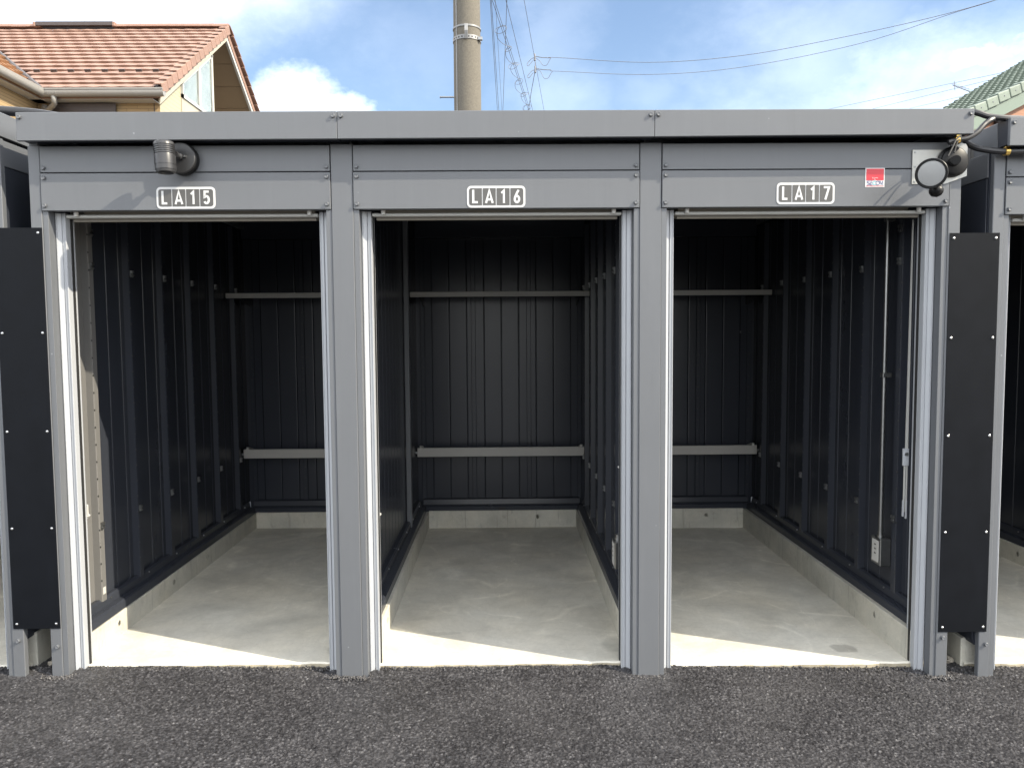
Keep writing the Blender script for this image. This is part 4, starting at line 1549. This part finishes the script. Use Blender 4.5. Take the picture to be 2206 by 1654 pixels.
# far slope (seen edge-on) with its soffit
MB().add([(-7.0, RY + .001, RZ - .03), (-.06, RY + .001, RZ - .03), (-.06, RY * 2, EZ - .03), (-7.0, RY * 2, EZ - .03),
          (-7.0, RY + .001, RZ - .17), (-.06, RY + .001, RZ - .17), (-.06, RY * 2, EZ - .17), (-7.0, RY * 2, EZ - .17)],
         [(0, 1, 2, 3), (7, 6, 5, 4), (0, 4, 5, 1), (1, 5, 6, 2), (3, 2, 6, 7), (0, 3, 7, 4)]).build('roof', 'rooftile', hs)
pan = MB().box(0, 1.9, 0, .66, 0, .02).mesh('soffit_panel', bev=.003)
pan.materials.append(MT['soffit'])
for k in range(6):
    d = .04 + k * .67
    place('soffit_panel', pan, None, hs, (-1.98, RY + d * ca, RZ - .22 - d * sa), (-ang, 0, 0))
# verge caps: near slope and far slope
vc = MB()
vc.prism([(-.17, .0), (.0, .0), (.0, -.19), (-.03, -.19), (-.03, -.03), (-.17, -.03)], 'y', 0, CE * .945)
verge_me = vc.mesh('verge_tile', bev=.010)
verge_me.materials.append(MT['vergetile'])
vf = MB().prism([(-.17, .0), (.0, .0), (.0, -.19), (-.03, -.19), (-.03, -.03), (-.17, -.03)], 'y', 0, CE * 1.16)
verge_far = vf.mesh('verge_tile', bev=.008)
verge_far.materials.append(MT['vergetile'])
MB().add([(-.16, .0, EZ + .035), (-.012, .0, EZ + .035), (-.012, RY, RZ + .035), (-.16, RY, RZ + .035), (-.16, .0, EZ - .10), (-.012, .0, EZ - .10), (-.012, RY, RZ - .10), (-.16, RY, RZ - .10)], [(0, 1, 2, 3), (7, 6, 5, 4), (0, 4, 5, 1), (1, 5, 6, 2), (3, 2, 6, 7), (0, 3, 7, 4)]).build('verge_batten', 'darkbrown', rf)
for j in range(NC):
    s = j * CE - .04
    place('verge_tile', verge_me, None, rf, (.0 + random.uniform(-.004, .004), s * ca, EZ + s * sa + .120), (ang - .125, 0, 0))
for j in range(NC):
    s = j * CE - .04
    place('verge_tile', verge_far, None, rf, (-.15, 2 * RY - s * ca, EZ + s * sa + .120), (ang - .125, 0, math.pi))
# ridge caps and ridge vent
rc = MB()
rc.prism([(.115 * math.cos(math.radians(a)), .09 * math.sin(math.radians(a))) for a in range(0, 181, 20)], 'x', 0, .345)
ridge_me = rc.mesh('ridge_tile', smooth=True)
ridge_me.materials.append(MT['vergetile'])
for k in range(20):
    x = -.36 - k * .34
    if -4.55 < x + .17 < -2.70:
        continue
    place('ridge_tile', ridge_me, None, rf, (x, RY, RZ + .03 + random.uniform(-.004, .004)))
rv = box('ridge_vent', 'darkbrown', rf, -4.53, -2.70, RY - .14, RY + .14, RZ + .04, RZ + .135, .008)
for xx in (-4.56, -2.69):
    box('vent_end', 'rooftile', rv, xx - .03, xx + .03, RY - .15, RY + .15, RZ + .02, RZ + .125, .01)
# rake boards below the verge
rb = MB()
for sgn in (0,):
    rb.add([(-.10, .05, EZ - .08), (-.075, .05, EZ - .08), (-.075, RY, RZ - .08), (-.10, RY, RZ - .08),
            (-.10, .05, EZ - .27), (-.075, .05, EZ - .27), (-.075, RY, RZ - .27), (-.10, RY, RZ - .27)],
           [(0, 1, 2, 3), (7, 6, 5, 4), (0, 4, 5, 1), (1, 5, 6, 2), (3, 2, 6, 7), (0, 3, 7, 4)])
rb.build('rake_board', 'cream', hs)
MB().add([(-.13, RY + .001, RZ - .10), (-.075, RY + .001, RZ - .10), (-.075, RY * 2, EZ - .10), (-.13, RY * 2, EZ - .10),
          (-.13, RY + .001, RZ - .29), (-.075, RY + .001, RZ - .29), (-.075, RY * 2, EZ - .29), (-.13, RY * 2, EZ - .29)],
         [(0, 1, 2, 3), (7, 6, 5, 4), (0, 4, 5, 1), (1, 5, 6, 2), (3, 2, 6, 7), (0, 3, 7, 4)]).build('rake_board', 'whiteframe', hs)
# walls: gable wall (lap siding) from the front corner to just short of the ridge, front wall (stone siding)
gx = -.188
WY0, WY1 = .30, 3.08
ztop = lambda y: EZ + SL * y - .19
MB().add([(gx, WY0, 0), (gx, WY1, 0), (gx, WY1, ztop(WY1)), (gx, WY0, ztop(WY0)),
          (gx - .15, WY0 + .01, 0), (gx - .15, WY1, 0), (gx - .15, WY1, ztop(WY1)), (gx - .15, WY0 + .01, ztop(WY0))],
         [(0, 1, 2, 3), (7, 6, 5, 4), (0, 4, 5, 1), (1, 5, 6, 2), (3, 2, 6, 7), (0, 3, 7, 4)]).build('gable_wall', 'lap', hs)
box('wall', 'brick', hs, -2.62, gx - .001, WY0 - .001, WY0 + .009, 0, EZ + .10)
box('core_wall', 'cream', hs, -7, -1.6, WY0 + .02, 2 * RY - .8, 0, EZ - .1)
box('corner_post', 'cream', hs, gx - .16, gx + .012, WY1 + .001, WY1 + .07, 0, ztop(WY1) - .02, .004)
for x in (-2.0, -1.15, -.30):
    box('siding_joint', 'darkbrown', hs, x - .008, x + .008, WY0 - .006, WY0 - .0015, 3, EZ + .1)
# rake window on the gable wall
win = MB()
wy0, wy1, wz = 1.30, 3.02, 6.47


def rake(y):
    return ztop(y) - .12


frm = MB()


def quad_bar(mb, a, b, w, x0, x1):
    a, b = Vector(a), Vector(b)
    t = (b - a).normalized()
    n = Vector((-t.y, t.x)) * w
    mb.prism([tuple(a), tuple(b), tuple(b + n), tuple(a + n)], 'x', x0, x1)


quad_bar(frm, (wy0, rake(wy0)), (wy1, rake(wy1)), -.07, gx + .001, gx + .05)
quad_bar(frm, (wy1, rake(wy1)), (wy1, wz), -.07, gx + .001, gx + .05)
quad_bar(frm, (wy0, wz), (wy1, wz), .07, gx + .001, gx + .05)
quad_bar(frm, (wy0, wz), (wy0, rake(wy0)), -.05, gx + .001, gx + .05)
ym = 2.16
quad_bar(frm, (ym, wz), (ym, rake(ym)), -.12, gx + .001, gx + .055)
wf = frm.build('window', 'whiteframe', hs, 0)
for ya, yb in ((wy0 + .05, ym), (ym + .12, wy1 - .07)):
    MB().prism([(ya, wz + .07), (yb, wz + .07), (yb, rake(yb) - .07), (ya, rake(ya) - .07)], 'x', gx + .018, gx + .024).build('pane', 'glass', wf)
    MB().prism([(ya, wz + .07), (yb, wz + .07), (yb, rake(yb) - .07), (ya, rake(ya) - .07)], 'x', gx + .002, gx + .005).build('curtain', 'curtain', wf)
MB().prism([(wy0, rake(wy0)), (wy1, rake(wy1)), (wy1, ztop(wy1) - .01), (wy0, ztop(wy0) - .01)], 'x', gx + .001, gx + .03).build('window_head', 'gutter', hs)
MB().box(gx + .001, gx + .02, wy0, wy1, 5.0, wz - .001).build('spandrel_panel', 'cream', hs)
# gutter: half-round along the eave, return end, elbow
gp = [(-.02 + .075 * math.cos(math.radians(a)), .085 * math.sin(math.radians(a))) for a in range(180, 361, 15)] + [(.062, .035), (.055, .035), (.055, .0), (-.088, .0), (-.088, .05), (-.095, .05)]
gut = MB().prism([(p[0] - .04, p[1] + EZ - .075) for p in gp], 'x', -2.27, .06).build('gutter', 'gutter', hs)
box('gutter_rim', 'gutter', gut, -2.27, .06, -.145, -.130, EZ - .045, EZ - .015, .003)
for xx in (-2.27, -2.12, -1.97):
    MB().prism([(p[0] * 1.04 - .04, p[1] * 1.04 + EZ - .077) for p in gp[:13]], 'x', xx, xx + .012).build('gutter_joint', 'gutter', gut)
MB().tube(smooth_path([(-2.04, -.06, EZ - .14), (-2.04, -.05, EZ - .22), (-2.09, .02, EZ - .28), (-2.30, .16, EZ - .36), (-2.40, .22, EZ - .50), (-2.40, .22, 3.0)]), .05, 14).build('downpipe', 'gutter', hs, smooth=True)
box('eave_board', 'darkbrown', hs, -2.3, -.02, .0, .03, EZ - .09, EZ - .005)
box('eave_soffit', 'whiteframe', hs, -2.6, -.21, .031, WY0 - .01, EZ - .18, EZ - .165)
wd = box('shutter_window', 'darkbrown', hs, -2.20, -1.05, WY0 - .05, WY0 - .002, 4.6, 6.02, .006)
box('shutter_box', 'darkbrown', wd, -2.24, -1.01, WY0 - .09, WY0 - .051, 5.80, 6.03, .006)
# wing running towards the viewer
wx = -2.31
wing = MB()
wing.add([(wx, -6, EZ - .03), (wx, 0, EZ - .03), (wx - 3.5, 3.5, EZ - .03 + 3.5 * SL), (wx - 3.5, -6, EZ - .03 + 3.5 * SL),
          (wx, -6, EZ - .17), (wx, 0, EZ - .17), (wx - 3.5, 3.5, EZ - .17 + 3.5 * SL), (wx - 3.5, -6, EZ - .17 + 3.5 * SL)],
         [(0, 1, 2, 3), (7, 6, 5, 4), (0, 4, 5, 1), (1, 5, 6, 2), (3, 2, 6, 7), (0, 3, 7, 4)])
wr = wing.build('wing_roof', 'wingtile', hs)
wt = MB()
Rz = Matrix.Rotation(math.radians(90), 3, 'Z')
for j in range(12):
    for i in range(24):
        s = j * CE
        x, z = wx - s * ca, EZ + s * sa
        y = -5.5 + i * TW + (j % 2) * TW / 2
        if y > s * ca - .2:
            continue
        R_ = Rz @ Matrix.Rotation(ang, 3, 'X')
        wt.add([tuple(Vector((x, y, z)) + R_ @ v.co) for v in tile_me.vertices], [tuple(p.vertices) for p in tile_me.polygons])
kind(wt.build('wing_tiles', 'wingtile', wr), 'stuff')
MB().tube([(wx - .01, .02, EZ + .02), (wx - 3.5, 3.5, EZ + .02 + 3.5 * SL)], .05, 8).build('valley_gutter', 'darkbrown', hs)
wg = MB().prism([(wx + .04 - p[0], p[1] + EZ - .075) for p in gp], 'y', -6, -.10).build('gutter', 'gutter', hs)
MB().prism([(wx + .045, EZ - .12), (wx + .13, EZ - .06), (wx + .13, EZ - .015), (wx + .045, EZ - .04)], 'y', -6, -.09).build('gutter_rim', 'gutter', wg)
box('wing_wall', 'brick', hs, wx - .30, wx - .25, -5.6, WY0 - .01, 0, EZ + .05)
box('wing_soffit', 'whiteframe', hs, wx - .245, wx - .02, -5.6, WY0 - .02, EZ - .18, EZ - .165)

# ------------------------------------------------------------------ right house (green roof)
gh = thing('green_roof_house', 'house with a green tiled roof showing at the right edge', 'house', (8.66, 10.7, 0), 'houses behind')
k_ = .4
gdir = Vector((-k_, 1, 0)).normalized()
hdir = Vector((1, k_, 0)).normalized()
s_g = .4486
ga = math.atan(s_g)
uvec = (hdir * math.cos(ga) + Vector((0, 0, 1)) * math.sin(ga)).normalized()
nvec = uvec.cross(gdir).normalized()
if nvec.z < 0:
    nvec = -nvec
base = Vector((0, 0, 5.549))


def gp3(u, g, n=0.0):
    return base + uvec * u + gdir * g + nvec * n


def gfar(u):
    return 1.78 + .30 * (u * math.cos(ga) - 1.6)


# roof sheet of small pantiles: rolls run up the slope, with a step at each course
mb = MB()
cu = .27
ncr = int(8.2 / cu)
for c in range(ncr):
    u0, u1 = -1.5 + c * cu, -1.5 + (c + 1) * cu
    ng = 64
    vs_ = []
    for (u, lift) in ((u0, .040), (u1 + .02, .006)):
        for i in range(ng + 1):
            g = .02 + (max(.5, gfar(u0)) - .02) * i / ng
            vs_.append(gp3(u, g, lift + .018 * abs(math.sin(math.pi * g / .15))))
    for i in range(ng + 1):
        g = .02 + (max(.5, gfar(u0)) - .02) * i / ng
        vs_.append(gp3(u0, g, .0))
    fs_ = []
    for i in range(ng):
        fs_.append((i, i + 1, ng + 2 + i, ng + 1 + i))
        fs_.append((2 * (ng + 1) + i, 2 * (ng + 1) + i + 1, i + 1, i))
    mb.add(vs_, fs_)
grf = mb.build('roof', 'greentile', gh)
kind(grf, 'stuff')
ds = MB()
ds.add([gp3(-1.5, .03, -.001), gp3(6.7, .03, -.001), gp3(6.7, gfar(6.7), -.001), gp3(-1.5, .8, -.001),
        gp3(-1.5, .03, -.12), gp3(6.7, .03, -.12), gp3(6.7, gfar(6.7), -.12), gp3(-1.5, .8, -.12)],
       [(0, 1, 2, 3), (7, 6, 5, 4), (0, 4, 5, 1), (1, 5, 6, 2), (3, 2, 6, 7), (0, 3, 7, 4)])
ds.build('roof_deck', 'greenboard', gh)
# verge caps along the near edge
Rm = Matrix((uvec, gdir, nvec)).transposed()
vm_ = MB().box(0, .315, -.02, .16, -.14, .035).mesh('verge_tile', bev=.016, seg=2)
vm_.materials.append(MT['greentile'])
for c in range(24):
    u = -1.5 + c * .33
    o = place('verge_tile', vm_, None, gh, gp3(u, 0, .045 + random.uniform(-.004, .004)))
    o.rotation_euler = (Rm @ Matrix.Rotation(.06, 3, 'Y')).to_euler()
    nl = place('nail', MB().cyl((.16, -.028, -.05), (.16, -.018, -.05), .012, n=8).mesh('nail'), 'wire', o) if c < 12 else None
bb = MB()
bb.add([gp3(-1.5, .02, -.121), gp3(6.7, .02, -.121), gp3(6.7, .06, -.121), gp3(-1.5, .06, -.121),
        gp3(-1.5, .02, -.33), gp3(6.7, .02, -.33), gp3(6.7, .06, -.33), gp3(-1.5, .06, -.33)],
       [(0, 1, 2, 3), (7, 6, 5, 4), (0, 4, 5, 1), (1, 5, 6, 2), (3, 2, 6, 7), (0, 3, 7, 4)])
bb.build('rake_board', 'greenboard', gh)
w0, w1 = gp3(-1.0, .20, -.14), gp3(6.6, .20, -.14)
v0, v1 = gp3(-1.0, .9, -.14), gp3(6.6, 1.9, -.14)
MB().add([w0, w1, (w1.x, w1.y, 0), (w0.x, w0.y, 0), v0, v1, (v1.x, v1.y, 0), (v0.x, v0.y, 0)],
         [(0, 1, 2, 3), (7, 6, 5, 4), (0, 4, 5, 1), (1, 5, 6, 2), (2, 6, 7, 3), (3, 7, 4, 0)]).build('wall', 'orangelap', gh)
wpos = gp3(1.05, .12, 0)
wo_ = MB().box(-.35, .35, -.04, .06, 0, .9).build('window', 'darkbrown', gh, .01)
wo_.location = (wpos.x, wpos.y, 4.55)
wo_.rotation_euler = (0, 0, math.atan2(hdir.y, hdir.x))
MB().box(-.29, .29, -.046, -.041, .06, .84).build('pane', 'glass', wo_)
